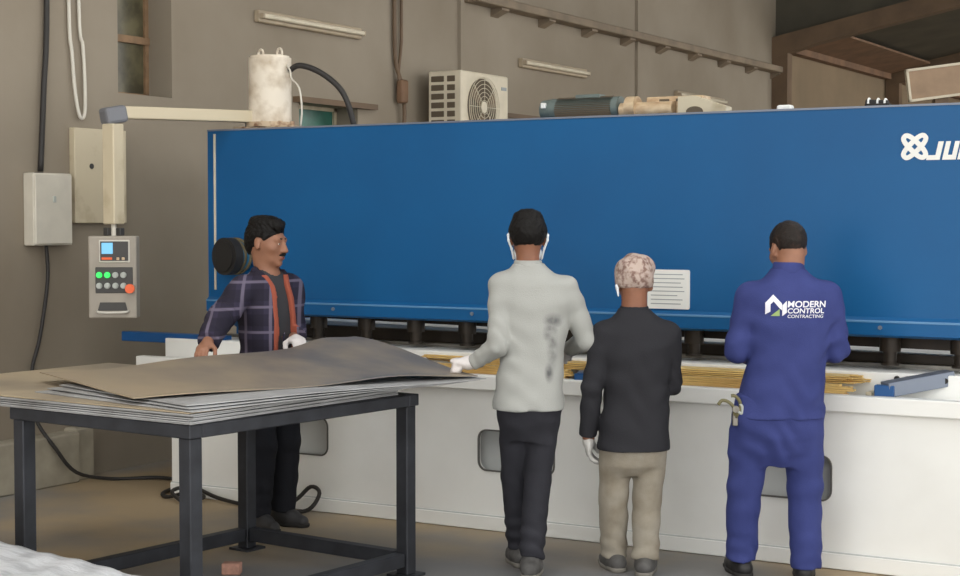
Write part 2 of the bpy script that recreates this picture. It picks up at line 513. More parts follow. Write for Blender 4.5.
b = bmesh.new(); a_box(b, (-6.39, 7.742, 1.25), (-6.378, 7.752, 2.21)); S(b, 'edge_trim', M['cream'], beam)
b = bmesh.new()
a_box(b, (XL, 7.745, 2.228), (XR, 7.79, 2.238)); S(b, 'top_edge', M['arm_grey'], beam)
for x in (-5.48, -4.53, -3.58, -2.22, -1.2):
    b = bmesh.new(); a_cyl(b, (x, 7.73, 1.155), (x, 7.718, 1.155), .011, n=6); S(b, 'bolt', M['arm_grey'], beam)
for x0 in (XL, XR - .07):                                                  # end frames down to the floor
    b = bmesh.new()
    a_prism(b, [(7.80, 1.11), (8.02, 1.0), (8.02, .9), (7.78, .9), (7.78, 0), (9.3, 0), (9.3, 2.0), (9.0, 2.15), (8.26, 2.2), (8.26, 1.11)], .07, lambda u, v, w: (x0 + w, u, v))
    S(b, 'end_frame', M['blue_dark'])
# bed
BL, BR = -6.506, -.25
PK = [(-5.80, .322, -5.335, .548), (-4.343, .322, -3.872, .55), (-2.84, .322, -2.371, .548), (-1.36, .322, -.89, .548)]
b = bmesh.new()
plate_holes(b, [(BL, .0), (BR, .0), (BR, .80), (BL, .80)], [rrect(x0, z0, x1, z1, .055) for x0, z0, x1, z1 in PK], .03, lambda u, v, w: (u, 7.47 + w, v))
bed = S(b, 'bed_front', M['white_m'])
b = bmesh.new()
a_box(b, (BL, 7.545, 0), (BR, 7.76, .78))
a_box(b, (BL, 7.49, 0), (BL + .03, 7.6, .78))
a_box(b, (BR - .03, 7.49, 0), (BR, 7.6, .78))
S(b, 'bed_inner', M['pocket'])
for x0, z0, x1, z1 in PK:                                                  # dark rubber rim of each cut-out
    b = bmesh.new()
    L = rrect(x0, z0, x1, z1, .055)
    L2 = rrect(x0 + .008, z0 + .008, x1 - .008, z1 - .008, .048)
    plate_holes(b, L, [L2], .012, lambda u, v, w: (u, 7.464 + w, v))
    S(b, 'cutout_rim', M['rim'], bed)
b = bmesh.new(); a_box(b, (BL, 7.452, 0.004), (BR, 7.471, .078), .003); S(b, 'plinth', M['white'], bed)
b = bmesh.new(); a_box(b, (BL, 7.46, .078), (BR, 7.4715, .084)); S(b, 'plinth_shadow_line', M['pocket'], bed)  # shadow line over the plinth, painted as a thin grey strip
b = bmesh.new()                                                            # front table lip and tray
a_box(b, (-6.756, 7.43, .765), (BR, 7.50, .845), .006, 2)
a_box(b, (-6.756, 7.49, .765), (BR, 7.72, .80))
S(b, 'table_lip', M['white_m'])
b = bmesh.new(); a_box(b, (-6.756, 7.70, .76), (BR, 8.02, .938), .004); tb = S(b, 'rear_table', M['white_m'])
for x in (-2.127, -2.078, -1.895, -1.6, -1.3):
    b = bmesh.new(); a_cyl(b, (x, 7.702, .912), (x, 7.69, .912), .014, n=12); S(b, 'bolt', M['black'], tb)
b = bmesh.new(); a_box(b, (BL, 7.98, .935), (BR, 8.03, .957)); S(b, 'lower_blade', M['steel'])
# throat: raked upper blade carrier, clamp guard and back gauge
def raked(z0l, z1l, z0r, z1r, y0, y1, name, m):
    b = bmesh.new()
    xa, xb = XL + .07, XR - .07
    v = [b.verts.new(p) for p in ((xa, y0, z0l), (xb, y0, z0r), (xb, y0, z1r), (xa, y0, z1l), (xa, y1, z0l), (xb, y1, z0r), (xb, y1, z1r), (xa, y1, z1l))]
    for q in ((0, 1, 2, 3), (4, 7, 6, 5), (0, 4, 5, 1), (3, 2, 6, 7), (0, 3, 7, 4), (1, 5, 6, 2)):
        b.faces.new([v[i] for i in q])
    return S(b, name, m)
raked(1.090, 1.15, 1.018, 1.15, 7.95, 8.06, 'upper_blade', M['dark'])
raked(.958, 1.035, .958, .985, 8.06, 8.12, 'clamp_guard', M['dark'])
raked(.98, 1.025, .90, .945, 8.55, 9.4, 'back_gauge', M['white'])
raked(.30, 1.015, .30, .9, 8.70, 8.76, 'rear_guard', M['olive'])
x = -6.03
while x < XR - .1:                                                         # hold-down cylinders
    b = bmesh.new()
    a_cyl(b, (x, 7.86, 1.115), (x, 7.86, 1.03), .052, n=20)
    a_cyl(b, (x, 7.86, 1.03), (x, 7.86, .975), .033, n=20)
    a_cyl(b, (x, 7.86, .975), (x, 7.86, .962), .045, n=20)
    S(b, 'hold_down', M['dark'], smooth=True, angle=40)
    x += .3475
# blue rail end at the left
b = bmesh.new(); a_box(b, (-7.14, 7.72, .905), (-6.30, 7.80, .965), .004); S(b, 'side_rail', M['arm_blue'])
# sheet support arms
for x in (-5.25, -3.76):
    b = bmesh.new(); a_box(b, (x, 7.47, .80), (x + .085, 7.705, .878)); ar = S(b, 'support_arm', M['arm_blue'])
    b = bmesh.new(); a_box(b, (x - .004, 7.52, .874), (x + .089, 7.94 if x > -3 else 7.70, .886 if x < -3 else .888)); S(b, 'arm_top', M['arm_grey'], ar)
def oriented(b, p0, p1, w, h, bev=.008):
    d = (p1 - p0); L = d.length; d.normalize()
    up = Vector((0, 0, 1)) if abs(d.z) < .9 else Vector((0, 1, 0))
    s = d.cross(up).normalized(); u = s.cross(d)
    bb = bmesh.new(); a_box(bb, (-w / 2, 0, -h / 2), (w / 2, L, h / 2), bev, 2)
    R_ = Matrix((s, d, u)).transposed().to_4x4()
    bmesh.ops.transform(bb, matrix=Matrix.Translation(p0) @ R_, verts=bb.verts)
    me = bpy.data.meshes.new('t'); bb.to_mesh(me); bb.free(); b.from_mesh(me); bpy.data.meshes.remove(me)
b = bmesh.new(); oriented(b, Vector((-2.14, 7.545, .872)), Vector((-1.885, 7.76, .925)), .095, .07, .004)
sq = S(b, 'squaring_arm', M['arm_grey'])
b = bmesh.new(); a_box(b, (-2.185, 7.51, .80), (-2.09, 7.555, .895), .004); S(b, 'arm_end', M['arm_blue'], sq)
# instruction plate
b = bmesh.new(); a_prism(b, rrect(-3.467 - .0, 1.214, -3.228, 1.420, .01, 3), .006, lambda u, v, w: (u, 7.749 - w, v)); ip = S(b, 'instruction_plate', M['white'])
b = bmesh.new()
for i, (u0, u1) in enumerate(((.04, .2), (.02, .21), (.02, .19), (.02, .2), (.02, .21), (.02, .17), (.02, .2), (.02, .19))):
    z = 1.395 - i * .022
    a_box(b, (-3.467 + u0, 7.7415, z - .0022), (-3.467 + u1, 7.7432, z + .0022))
S(b, 'printed_lines', M['text_grey'], ip)
# emblem: four interlaced loops, then wide slanted letters
b = bmesh.new()
cx, cz = -2.068, 2.034
for i, sg in enumerate((1, -1)):                                            # two long loops crossing on the diagonals
    def loop(A_, B_, q=2.6):
        P = []
        for k in range(40):
            a = 2 * PI * k / 40
            c_, s_ = math.cos(a), math.sin(a)
            lx = A_ * math.copysign(abs(c_) ** (2 / q), c_); lz = B_ * math.copysign(abs(s_) ** (2 / q), s_)
            P.append((cx + (lx - sg * lz) * .7071, cz + (sg * lx + lz) * .7071))
        return P
    plate_holes(b, loop(.080, .0345), [loop(.057, .0105)], .003 + .002 * i, lambda u, v, w: (u, 7.7495 - w, v))
S(b, 'maker_emblem', M['white'], beam)
b = bmesh.new()
def letter(strokes, x0, z0, w, h, th):
    for (u0, v0, u1, v1) in strokes:
        P = [(u0, v0), (u1, v0), (u1, v1), (u0, v1)]
        a_prism(b, [(x0 + u * w + v * h * .22, z0 + v * h) for u, v in P], .004, lambda u, v, q: (u, 7.7495 - q, v))
LH, LW, z0 = .088, .064, 1.968
letter([(.62, 0, 1.0, 1.0), (0, 0, .62, .26)], -2.012, z0, LW, LH, 0)
letter([(0, 0, .34, 1.0), (.34, 0, .66, .26), (.66, 0, 1.0, 1.0)], -1.936, z0, LW, LH, 0)
letter([(0, 0, .34, 1.0), (.34, 0, 1.0, .24), (.34, .78, 1.0, 1.0), (.52, .42, 1.0, .62), (.72, .24, 1.0, .42)], -1.864, z0, LW, LH, 0)
S(b, 'maker_letters', M['white'], beam)
# round motor on the left end of the beam
b = bmesh.new()
a_cyl(b, (-6.165, 7.73, 1.46), (-6.18, 7.64, 1.46), .10, n=36)
mo = S(b, 'drive_motor', M['teal'], smooth=True, angle=40)
b = bmesh.new()
for y in (7.64, 7.68):
    a_torus(b, (-6.18 + (y - 7.64) * .19, y, 1.46), .102, .012, (.19, -.98, 0), 36, 8)
S(b, 'motor_rings', M['olive'], mo, True)
b = bmesh.new()
a_cyl(b, (-6.178, 7.65, 1.46), (-6.19, 7.59, 1.46), .113, n=36)
a_cyl(b, (-6.189, 7.592, 1.46), (-6.191, 7.585, 1.46), .09, n=36)
S(b, 'motor_cap', M['black'], mo, True, 40)

# white tank on top of the machine
t = thing('accumulator_tank', 'white cylindrical tank with lifting eyes standing on the machine top', 'tank', (-6.125, 7.97, 2.2335))
b = bmesh.new(); a_cyl(b, (0, 0, .03), (0, 0, .46), .132, n=48); bmesh.ops.bevel(b, geom=[e for e in b.edges if abs(e.verts[0].co.z - e.verts[1].co.z) < 1e-5], offset=.012, segments=3, affect='EDGES'); obj('tank_body', finish(b, True, 40), t, M['tank'])
b = bmesh.new(); a_box(b, (-.19, -.13, 0), (.25, .15, .022), .004); obj('base_plate', finish(b), t, M['rusty'])
b = bmesh.new()
for k in range(8):
    a = k * PI / 4 + .2
    a_cyl(b, (.155 * math.cos(a), .14 * math.sin(a) * .85, .02), (.155 * math.cos(a), .14 * math.sin(a) * .85, .055), .014, n=6)
a_cyl(b, (0, 0, .02), (0, 0, .05), .15, n=40)
obj('bolted_flange', finish(b, True, 40), t, M['rusty'])
for x in (-.07, .075):
    b = bmesh.new()
    a_torus(b, (x, 0, .475), .03, .007, (.4, 1, 0), 20, 8, PI * 1.3, -PI * .15)
    a_cyl(b, (x, 0, .455), (x, 0, .468), .02, n=12)
    obj('lifting_eye', finish(b, True, 40), t, M['tank'])
b = bmesh.new(); a_tube(b, [(.13, 0, .40), (.17, -.02, .36), (.19, -.03, .31), (.26, -.05, .25), (.28, -.05, .12), (.27, -.05, .02)], .006, 6); obj('sensor_wire', finish(b, True), t, M['cablew'])
cable('hydraulic_hose', 'black hydraulic hose arching from the white tank to the machine top',
      [(-5.99, 7.99, 2.60), (-5.92, 8.0, 2.63), (-5.80, 8.03, 2.59), (-5.68, 8.06, 2.50), (-5.62, 8.08, 2.40), (-5.585, 8.1, 2.254)], .018, M['cableb'])

# control pendant on its swing arm
t = thing('control_pendant', 'swing arm with a grey control console hanging beside the machine', 'control panel', (-6.2, 7.80, 2.233))
T0 = Vector((-6.2, 7.80, 2.233))
def pend(b, name, m, parent=t, smooth=False, angle=None):
    me = finish(b, smooth, angle); me.transform(Matrix.Translation(-T0)); return obj(name, me, parent, m)
A0, A1 = Vector((-6.20, 7.90, 2.318)), Vector((-6.50, 7.03, 2.305))
b = bmesh.new(); oriented(b, A0, A1, .09, .072); pend(b, 'swing_arm', M['beige'])
b = bmesh.new(); a_cyl(b, (-6.21, 7.9, 2.233), (-6.21, 7.9, 2.30), .045, n=24); pend(b, 'pivot', M['elbow'], smooth=True, angle=40)
b = bmesh.new(); oriented(b, A1 + Vector((.01, .03, -.004)), A1 + Vector((-.035, -.10, -.03)), .105, .10, .02); pend(b, 'elbow', M['elbow'])
E1 = Vector((-6.495, 6.97, 0))
b = bmesh.new(); a_box(b, (E1.x - .045, E1.y - .045, 1.655), (E1.x + .045, E1.y + .045, 2.235), .006); pend(b, 'drop_tube', M['beige'])
b = bmesh.new(); a_cyl(b, E1 + Vector((0, 0, 1.58)), E1 + Vector((0, 0, 1.66)), .016, n=14)
pend(b, 'stem', M['cablew'], smooth=True, angle=40)
for s_ in (-1, 1):
    b = bmesh.new()
    a_box(b, E1 + Vector((s_ * .03 - .018, -.02 + s_ * .02, 1.59)), E1 + Vector((s_ * .03 + .018, .02 + s_ * .02, 1.635)), .004)
    pend(b, 'knuckle', M['console_dark'])
ce = bpy.data.objects.new('console', None)
CW, CH, CD = .275, .475, .13
def con(b, name, m, parent, smooth=False, angle=None, tilt=True):
    me = finish(b, smooth, angle)
    me.transform(Matrix.Translation(E1 - T0 + Vector((0, 0, 1.113))) @ Matrix.Rotation(math.radians(34), 4, 'Z'))
    return obj(name, me, parent, m)
b = bmesh.new(); a_box(b, (-CW / 2, -CD / 2, 0), (CW / 2, CD / 2, CH), .008, 2); cs = con(b, 'console', M['console'], t)
fy = -CD / 2
b = bmesh.new(); a_box(b, (-CW / 2 + .062, fy - .008, .322), (CW / 2 - .038, fy + .01, .452), .004); con(b, 'display_bezel', M['bezel'], cs)
b = bmesh.new(); a_box(b, (-CW / 2 + .07, fy - .012, .332), (CW / 2 - .046, fy, .444), .002); con(b, 'display_panel', M['console_dark'], cs)
b = bmesh.new(); a_box(b, (-CW / 2 + .078, fy - .015, .372), (-CW / 2 + .142, fy, .436), .002); con(b, 'screen', M['screen'], cs)
b = bmesh.new(); a_box(b, (-CW / 2 + .078, fy - .015, .338), (-CW / 2 + .138, fy, .352), .002); con(b, 'orange_keys', M['orange'], cs)
for k in range(2):
    b = bmesh.new(); a_box(b, (.025 + k * .03, fy - .016, .336), (.041 + k * .03, fy, .352), .002); con(b, 'key', M['pump'], cs)
b = bmesh.new(); a_box(b, (-CW / 2 + .04, fy - .004, .145), (CW / 2 - .022, fy + .01, .295), .003); con(b, 'button_plate', M['console_dark'], cs)
for r_ in range(2):
    for c_ in range(4):
        xx, zz = -.075 + c_ * .046, .25 - r_ * .062
        green = r_ == 0 and c_ < 2
        b = bmesh.new()
        a_cyl(b, (xx, fy, zz), (xx, fy - .014, zz), .0175, n=18)
        a_cyl(b, (xx, fy - .014, zz), (xx, fy - .026, zz), .013, n=18)
        con(b, 'green_button' if green else 'knob', M['green'] if green else M['knobgrey'], cs, True, 40)
b = bmesh.new()
a_cyl(b, (.102, fy, .172), (.102, fy - .02, .172), .014, n=18)
a_cyl(b, (.102, fy - .02, .172), (.102, fy - .038, .172), .027, n=22)
con(b, 'emergency_stop', M['orange'], cs, True, 40)
b = bmesh.new()
a_prism(b, [(-.085, .045), (.085, .045), (.072, .092), (-.072, .092)], .01, lambda u, v, w: (u, fy - .005 + w, v)); con(b, 'handle_recess', M['console_dark'], cs)
b = bmesh.new(); a_tube(b, [(-.09, fy, .042), (-.07, fy - .03, .036), (0, fy - .036, .034), (.07, fy - .03, .036), (.09, fy, .042)], .007, 8); con(b, 'handle', M['bezel'], cs, True)

# pumps and motor on top of the machine
t = thing('electric_motor', 'grey-green finned electric motor lying on the machine top', 'motor', (-3.97, 8.0, 2.2335))
t.scale = (.95, .66, .62)
b = bmesh.new()
a_cyl(b, (-.24, .12, .11), (.2, .12, .11), .10, n=32)
a_box(b, (-.2, .02, 0), (.16, .22, .03))
obj('motor_body', finish(b, True, 40), t, M['motor'])
b = bmesh.new(); a_cyl(b, (-.31, .12, .11), (-.24, .12, .11), .088, .102, n=32); obj('end_cap', finish(b, True, 40), t, M['motor'])
b = bmesh.new()
for k in range(14):
    a = math.radians(100 + k * 9)
    a_box(b, (-.2, .12 + .112 * math.cos(a) - .004, .11 + .112 * math.sin(a) - .004), (.16, .12 + .10 * math.cos(a) + .004, .11 + .10 * math.sin(a) + .004))
obj('cooling_fins', finish(b), t, M['ac_dark'])
b = bmesh.new(); a_box(b, (-.08, .06, .2), (.08, .18, .235), .006); obj('terminal_box', finish(b), t, M['motor'])
b = bmesh.new(); a_box(b, (-.288, .0, .12), (-.26, .035, .17), .004); obj('name_plate', finish(b), t, M['white'])
t = thing('hydraulic_pump', 'cream hydraulic pump with valve block on the machine top beside the motor', 'pump', (-3.52, 8.0, 2.2335))
t.scale = (.98, .62, .56)
b = bmesh.new(); a_cyl(b, (-.26, .12, .09), (.06, .12, .09), .075, n=28); obj('pump_body', finish(b, True, 40), t, M['pump'])
b = bmesh.new()
a_cyl(b, (-.22, .12, .12), (-.16, .12, .12), .105, n=28); obj('pump_flange', finish(b, True, 40), t, M['pump'])
b = bmesh.new(); a_box(b, (-.12, .16, 0), (.22, .34, .215), .006); obj('valve_block', finish(b), t, M['pump'])
for x in (-.04, .06):
    b = bmesh.new(); a_box(b, (x, .152, .165), (x + .06, .162, .19), .002); obj('valve_port', finish(b), t, M['ac_dark'])
b = bmesh.new(); a_prism(b, [(.1, 0), (.38, 0), (.38, .09), (.2, .2), (.1, .2)], .14, lambda u, v, w: (u, .05 + w, v)); obj('sloped_guard', finish(b), t, M['beige'])
b = bmesh.new(); a_cyl(b, (.2, .048, .05), (.2, .04, .05), .05, n=20); obj('guard_opening', finish(b), t, M['ac_dark'])
t = thing('hose_fitting', 'black and white hose fitting on the far right of the machine top', 'fitting', (-2.32, 8.0, 2.2335))
t.scale = (.62, .62, .62)
b = bmesh.new(); a_box(b, (-.1, -.05, 0), (.1, .05, .05), .006); a_cyl(b, (-.1, 0, .06), (.08, 0, .045), .03, n=18); obj('fitting_body', finish(b, True, 40), t, M['black'])
for x in (-.075, .0, .06):
    b = bmesh.new(); a_torus(b, (x, 0, .058 - x * .06), .032, .009, (1, 0, 0), 20, 8); obj('clamp_ring', finish(b, True), t, M['white'])
b = bmesh.new(); a_box(b, (-.04, -.03, 0), (.04, .03, .038), .012, 2)
tag(obj('cap', finish(b), m=M['white'], loc=(-2.79, 7.95, 2.2335)), 'small white cap lying on the machine top behind the headscarf and overalls men', 'cap')

# tilted framed board on a post behind the machine
t = thing('framed_board', 'tilted buff board with pale frame on a dark post behind the machine', 'board', (-3.55, 15.0, 0), math.radians(30))
def brd(b, name, m):
    me = finish(b); me.transform(Matrix.Translation((-.03, 0, 2.975)) @ Matrix.Rotation(math.radians(-7.5), 4, 'Y') @ Matrix.Rotation(0, 4, 'X')); return obj(name, me, t, m)
b = bmesh.new(); a_box(b, (-.49, -.02, -.13), (.62, .02, .13)); brd(b, 'board', M['panelboard'])
b = bmesh.new()
for q in (((-.505, -.035, -.15), (.64, .03, -.128)), ((-.505, -.035, .128), (.64, .03, .15)), ((-.505, -.035, -.15), (-.483, .03, .15)), ((.618, -.035, -.15), (.64, .03, .15))):
    a_box(b, *q)
brd(b, 'frame', M['cream'])
b = bmesh.new(); a_box(b, (-.26, .03, 0), (-.14, .13, 2.95)); obj('post', finish(b), t, M['rafter'])

# ------------------------------------------------------------------ table and sheets
TA = Vector((-4.170, 4.895, 0)); TR = math.radians(-6)
t = thing('work_table', 'dark steel work table carrying the stack of metal sheets', 'table', TA, TR)
TL, TW, TH = 1.13, 1.47, .862                                                # along -x, along +y
def leg(x, y):
    b = bmesh.new()
    a_box(b, (x - .034, y - .034, .012), (x + .034, y + .034, TH - .055), .004)
    a_box(b, (x - .040, y - .006, .02), (x - .034, y + .006, TH - .06))
    a_box(b, (x - .065, y - .065, 0), (x + .065, y + .065, .012))
    obj('leg', finish(b), t, M['tablesteel'])
for x, y in ((-.045, .045), (-.045, TW - .045), (-TL + .045, TW - .045), (-TL + .045, .045)):
    leg(x, y)
for lo, hi in (((-TL, 0, TH - .055), (0, .07, TH)), ((-TL, TW - .07, TH - .055), (0, TW, TH)), ((-TL, .07, TH - .055), (-TL + .07, TW - .07, TH)), ((-.07, .07, TH - .055), (0, TW - .07, TH))):
    b = bmesh.new(); a_box(b, lo, hi, .004); obj('top_rail', finish(b), t, M['tablesteel'])
for lo, hi in (((-TL + .09, TW - .08, .05), (-.09, TW - .02, .115)), ((-TL + .02, .09, .05), (-TL + .08, TW - .09, .115)), ((-.075, .09, .05), (-.015, TW - .09, .115))):
    b = bmesh.new(); a_box(b, lo, hi, .004); obj('bottom_rail', finish(b), t, M['tablesteel'])
b = bmesh.new()
a_box(b, (-TL + .07, .65, TH - .06), (-.07, .72, TH - .005)); obj('cross_rail', finish(b), t, M['tablesteel'])

def sheet_mesh(lx, ly, th, zf, nx=30, ny=24):
    """sheet spanning u in [-lx,0], v in [0,ly]; zf(u,v) height of its underside"""
    me = bpy.data.meshes.new('sheet')
    us = np.linspace(-lx, 0, nx); vs = np.linspace(0, ly, ny)
    V, F = [], []
    for lay in (0, 1):
        for u in us:
            for v in vs:
                V.append((u, v, zf(u, v) + lay * th))
    N = nx * ny
    g = lambda i, j, l: l * N + i * ny + j
    for i in range(nx - 1):
        for j in range(ny - 1):
            F.append((g(i, j, 1), g(i + 1, j, 1), g(i + 1, j + 1, 1), g(i, j + 1, 1)))
            F.append((g(i, j, 0), g(i, j + 1, 0), g(i + 1, j + 1, 0), g(i + 1, j, 0)))
    for i in range(nx - 1):
        F.append((g(i, 0, 0), g(i + 1, 0, 0), g(i + 1, 0, 1), g(i, 0, 1)))
        F.append((g(i, ny - 1, 0), g(i, ny - 1, 1), g(i + 1, ny - 1, 1), g(i + 1, ny - 1, 0)))
    for j in range(ny - 1):
        F.append((g(0, j, 0), g(0, j, 1), g(0, j + 1, 1), g(0, j + 1, 0)))
        F.append((g(nx - 1, j, 0), g(nx - 1, j + 1, 0), g(nx - 1, j + 1, 1), g(nx - 1, j, 1)))
    me.from_pydata(V, [], F)
    return me
rs = random.Random(3)
z = TH + .001
STK = 7
for k in range(STK):                                                         # flat stack
    th = .005
    ox, oy = rs.uniform(-.012, .012), rs.uniform(-.012, .012)
    ph = rs.uniform(0, 6)
    me = sheet_mesh(1.95, 1.36, th, lambda u, v: .0012 * math.sin(u * 3 + ph) * math.sin(v * 3), 12, 10)
    o = obj('metal_sheet', me, m=M['sheet'], loc=(TA.x + .0 + ox, TA.y + .01 + oy, z + .001), rot=(0, 0, math.radians(-4.5) + rs.uniform(-.006, .006)))
    if k == STK - 1:
        o.data.materials[0] = M['sheet_tan']
        tag(o, 'tan-coloured sheet topping the flat stack, showing at the left of the frame', 'metal sheet')
        z += th + .0026
        continue
    tag(o, 'flat grey sheet in the lower stack resting on the dark steel table', 'metal sheet', 'sheets stacked flat on the table')
    z += th + .0026
for k, (rot, lx, ly) in enumerate(((-12, 1.12, 1.62), (-15, 1.10, 1.64), (-18, 1.08, 1.62))):  # turned sheets that overhang to the right
    amp = .003 + .001 * k
    me = sheet_mesh(lx, ly, .004, lambda u, v: .004 * math.sin(v * 2.2) ** 2 * (1 + .3 * k), 16, 24)
    o = obj('metal_sheet', me, m=M['sheet'], loc=(TA.x + .01 - .03 * k, TA.y + .0 + .02 * k, z), rot=(0, 0, math.radians(rot)))
    tag(o, ['grey sheet turned askew directly on the flat stack, overhanging the table corner', 'grey sheet askew in the middle of the three overhanging sheets', 'grey sheet askew just beneath the lifted top sheet'][k], 'metal sheet')
    z += .009
ZS = z
# lifted top sheet: front edge rests on the pile, far edge is held up by the two workers
CX, CY = -3.765, 6.475
TROT = math.radians(-26.2)
LXW, LYW = 1.18, 1.70
def topz(u, v):
    # u: 0 at the front edge .. -LXW at the far edge; v: 0 at the right end .. -LYW at the left end
    s = max(0.0, min(1.0, -u / LXW))
    q = 1 + v / LYW
    lift = (.012 + .092 * max(q, 0) ** 1.6) * s * s * (3 - 2 * s)
    bump = .026 * math.exp(-((v + .20) / .13) ** 2) * s ** 3 + .008 * math.sin(v * 6.2 + 1.0) * s * s
    edge = (.008 * math.sin(v * 4.2 + 2.4) + .008 + .022 * math.exp(-((v + .38) / .3) ** 2)) * (1 - s) ** 2 * math.sin(PI * min(1, q))
    return ZS + .003 + lift + bump + edge + .012 * math.sin(PI * s) * q
me = sheet_mesh(LXW, LYW, .004, lambda u, v: topz(u, v - LYW), 40, 60)
me.transform(Matrix.Translation((0, -LYW, 0)))
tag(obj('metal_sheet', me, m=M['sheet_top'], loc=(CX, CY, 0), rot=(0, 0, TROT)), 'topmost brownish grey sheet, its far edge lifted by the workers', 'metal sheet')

# brass coloured strips in the tray of the bed
rs = random.Random(11)
for lay in range(4):
    for k in range(5):
        L = rs.uniform(2.0, 2.55)
        xe = rs.uniform(-2.36, -2.25)
        y = 7.566 + k * .0285 + rs.uniform(-.004, .004)
        b = bmesh.new()
        a_box(b, (-L, -.013, 0), (0, .013, .006), .0015)
        o = obj('metal_strip', finish(b), m=M['brass'], loc=(xe, y, .8895 + lay * .0095), rot=(0, 0, math.radians(rs.uniform(-.06, .06))))
        tag(o, 'long brass-coloured strip lying along the bed in front of the three workers', 'metal strip', 'brass strips on the machine bed')
for lay in range(8):
    for xa, xb in ((-3.655, -2.30), (-5.14, -3.79)):
        L = xb - xa - rs.uniform(.0, .06)
        b = bmesh.new()
        a_box(b, (0, -.022, 0), (L, .022, .0105), .002)
        o = obj('metal_strip', finish(b), m=M['brass'], loc=(xa + rs.uniform(0, .02), 7.528 + rs.uniform(-.003, .003), .8005 + lay * .0112), rot=(0, 0, math.radians(rs.uniform(-.05, .05))))
        tag(o, 'thick brass-coloured bar packed along the front lip of the bed', 'metal strip', 'brass bars behind the bed lip')
b = bmesh.new(); a_box(b, (0, 0, 0), (.03, .135, .055), .004)
tag(obj('stop_block', finish(b), m=M['beige'], loc=(-2.235, 7.54, .8005)), 'cream stop block at the right end of the brass strips', 'block')

# white wrapped sheets in the foreground, brick
t = thing('wrapped_stack', 'white film-wrapped stack of sheets on the floor in the left foreground', 'wrapped sheets', (-4.09, 4.485, 0), math.radians(-11.5))
b = bmesh.new(); a_box(b, (-1.7, -1.2, .1), (1.2, 0, .325), .01, 2); obj('sheet_bundle', finish(b), t, M['sheet'])
for k, x in enumerate((-1.3, -.3, .7)):
    b = bmesh.new(); a_box(b, (x - .05, -1.2, 0), (x + .05, -.02, .1), .004); obj('timber_bearer', finish(b), t, M['wood'])
def wrapz(u, v):
    return .326 + .005 * math.sin(u * 9 + 3 * math.sin(v * 4)) * math.sin(v * 7 + u) + .003 * math.sin(u * 31 + v * 11) + .02
me = sheet_mesh(2.95, 1.24, .004, wrapz, 120, 50)
me.transform(Matrix.Translation((1.22, -1.22, 0)))
me.polygons.foreach_set('use_smooth', [True] * len(me.polygons))
obj('film_wrap', me, t, M['wrap'])
b = bmesh.new(); a_box(b, (-.045, -.03, 0), (.045, .03, .055), .005)
tag(obj('brick', finish(b), m=M['brick'], loc=(-4.80, 5.93, 0), rot=(0, 0, .5)), 'small pink brick piece on the floor under the work table', 'brick')

# ------------------------------------------------------------------ people: distance-field bodies turned into one smooth surface each
def V3(p):
    return np.array(p, dtype=np.float32)

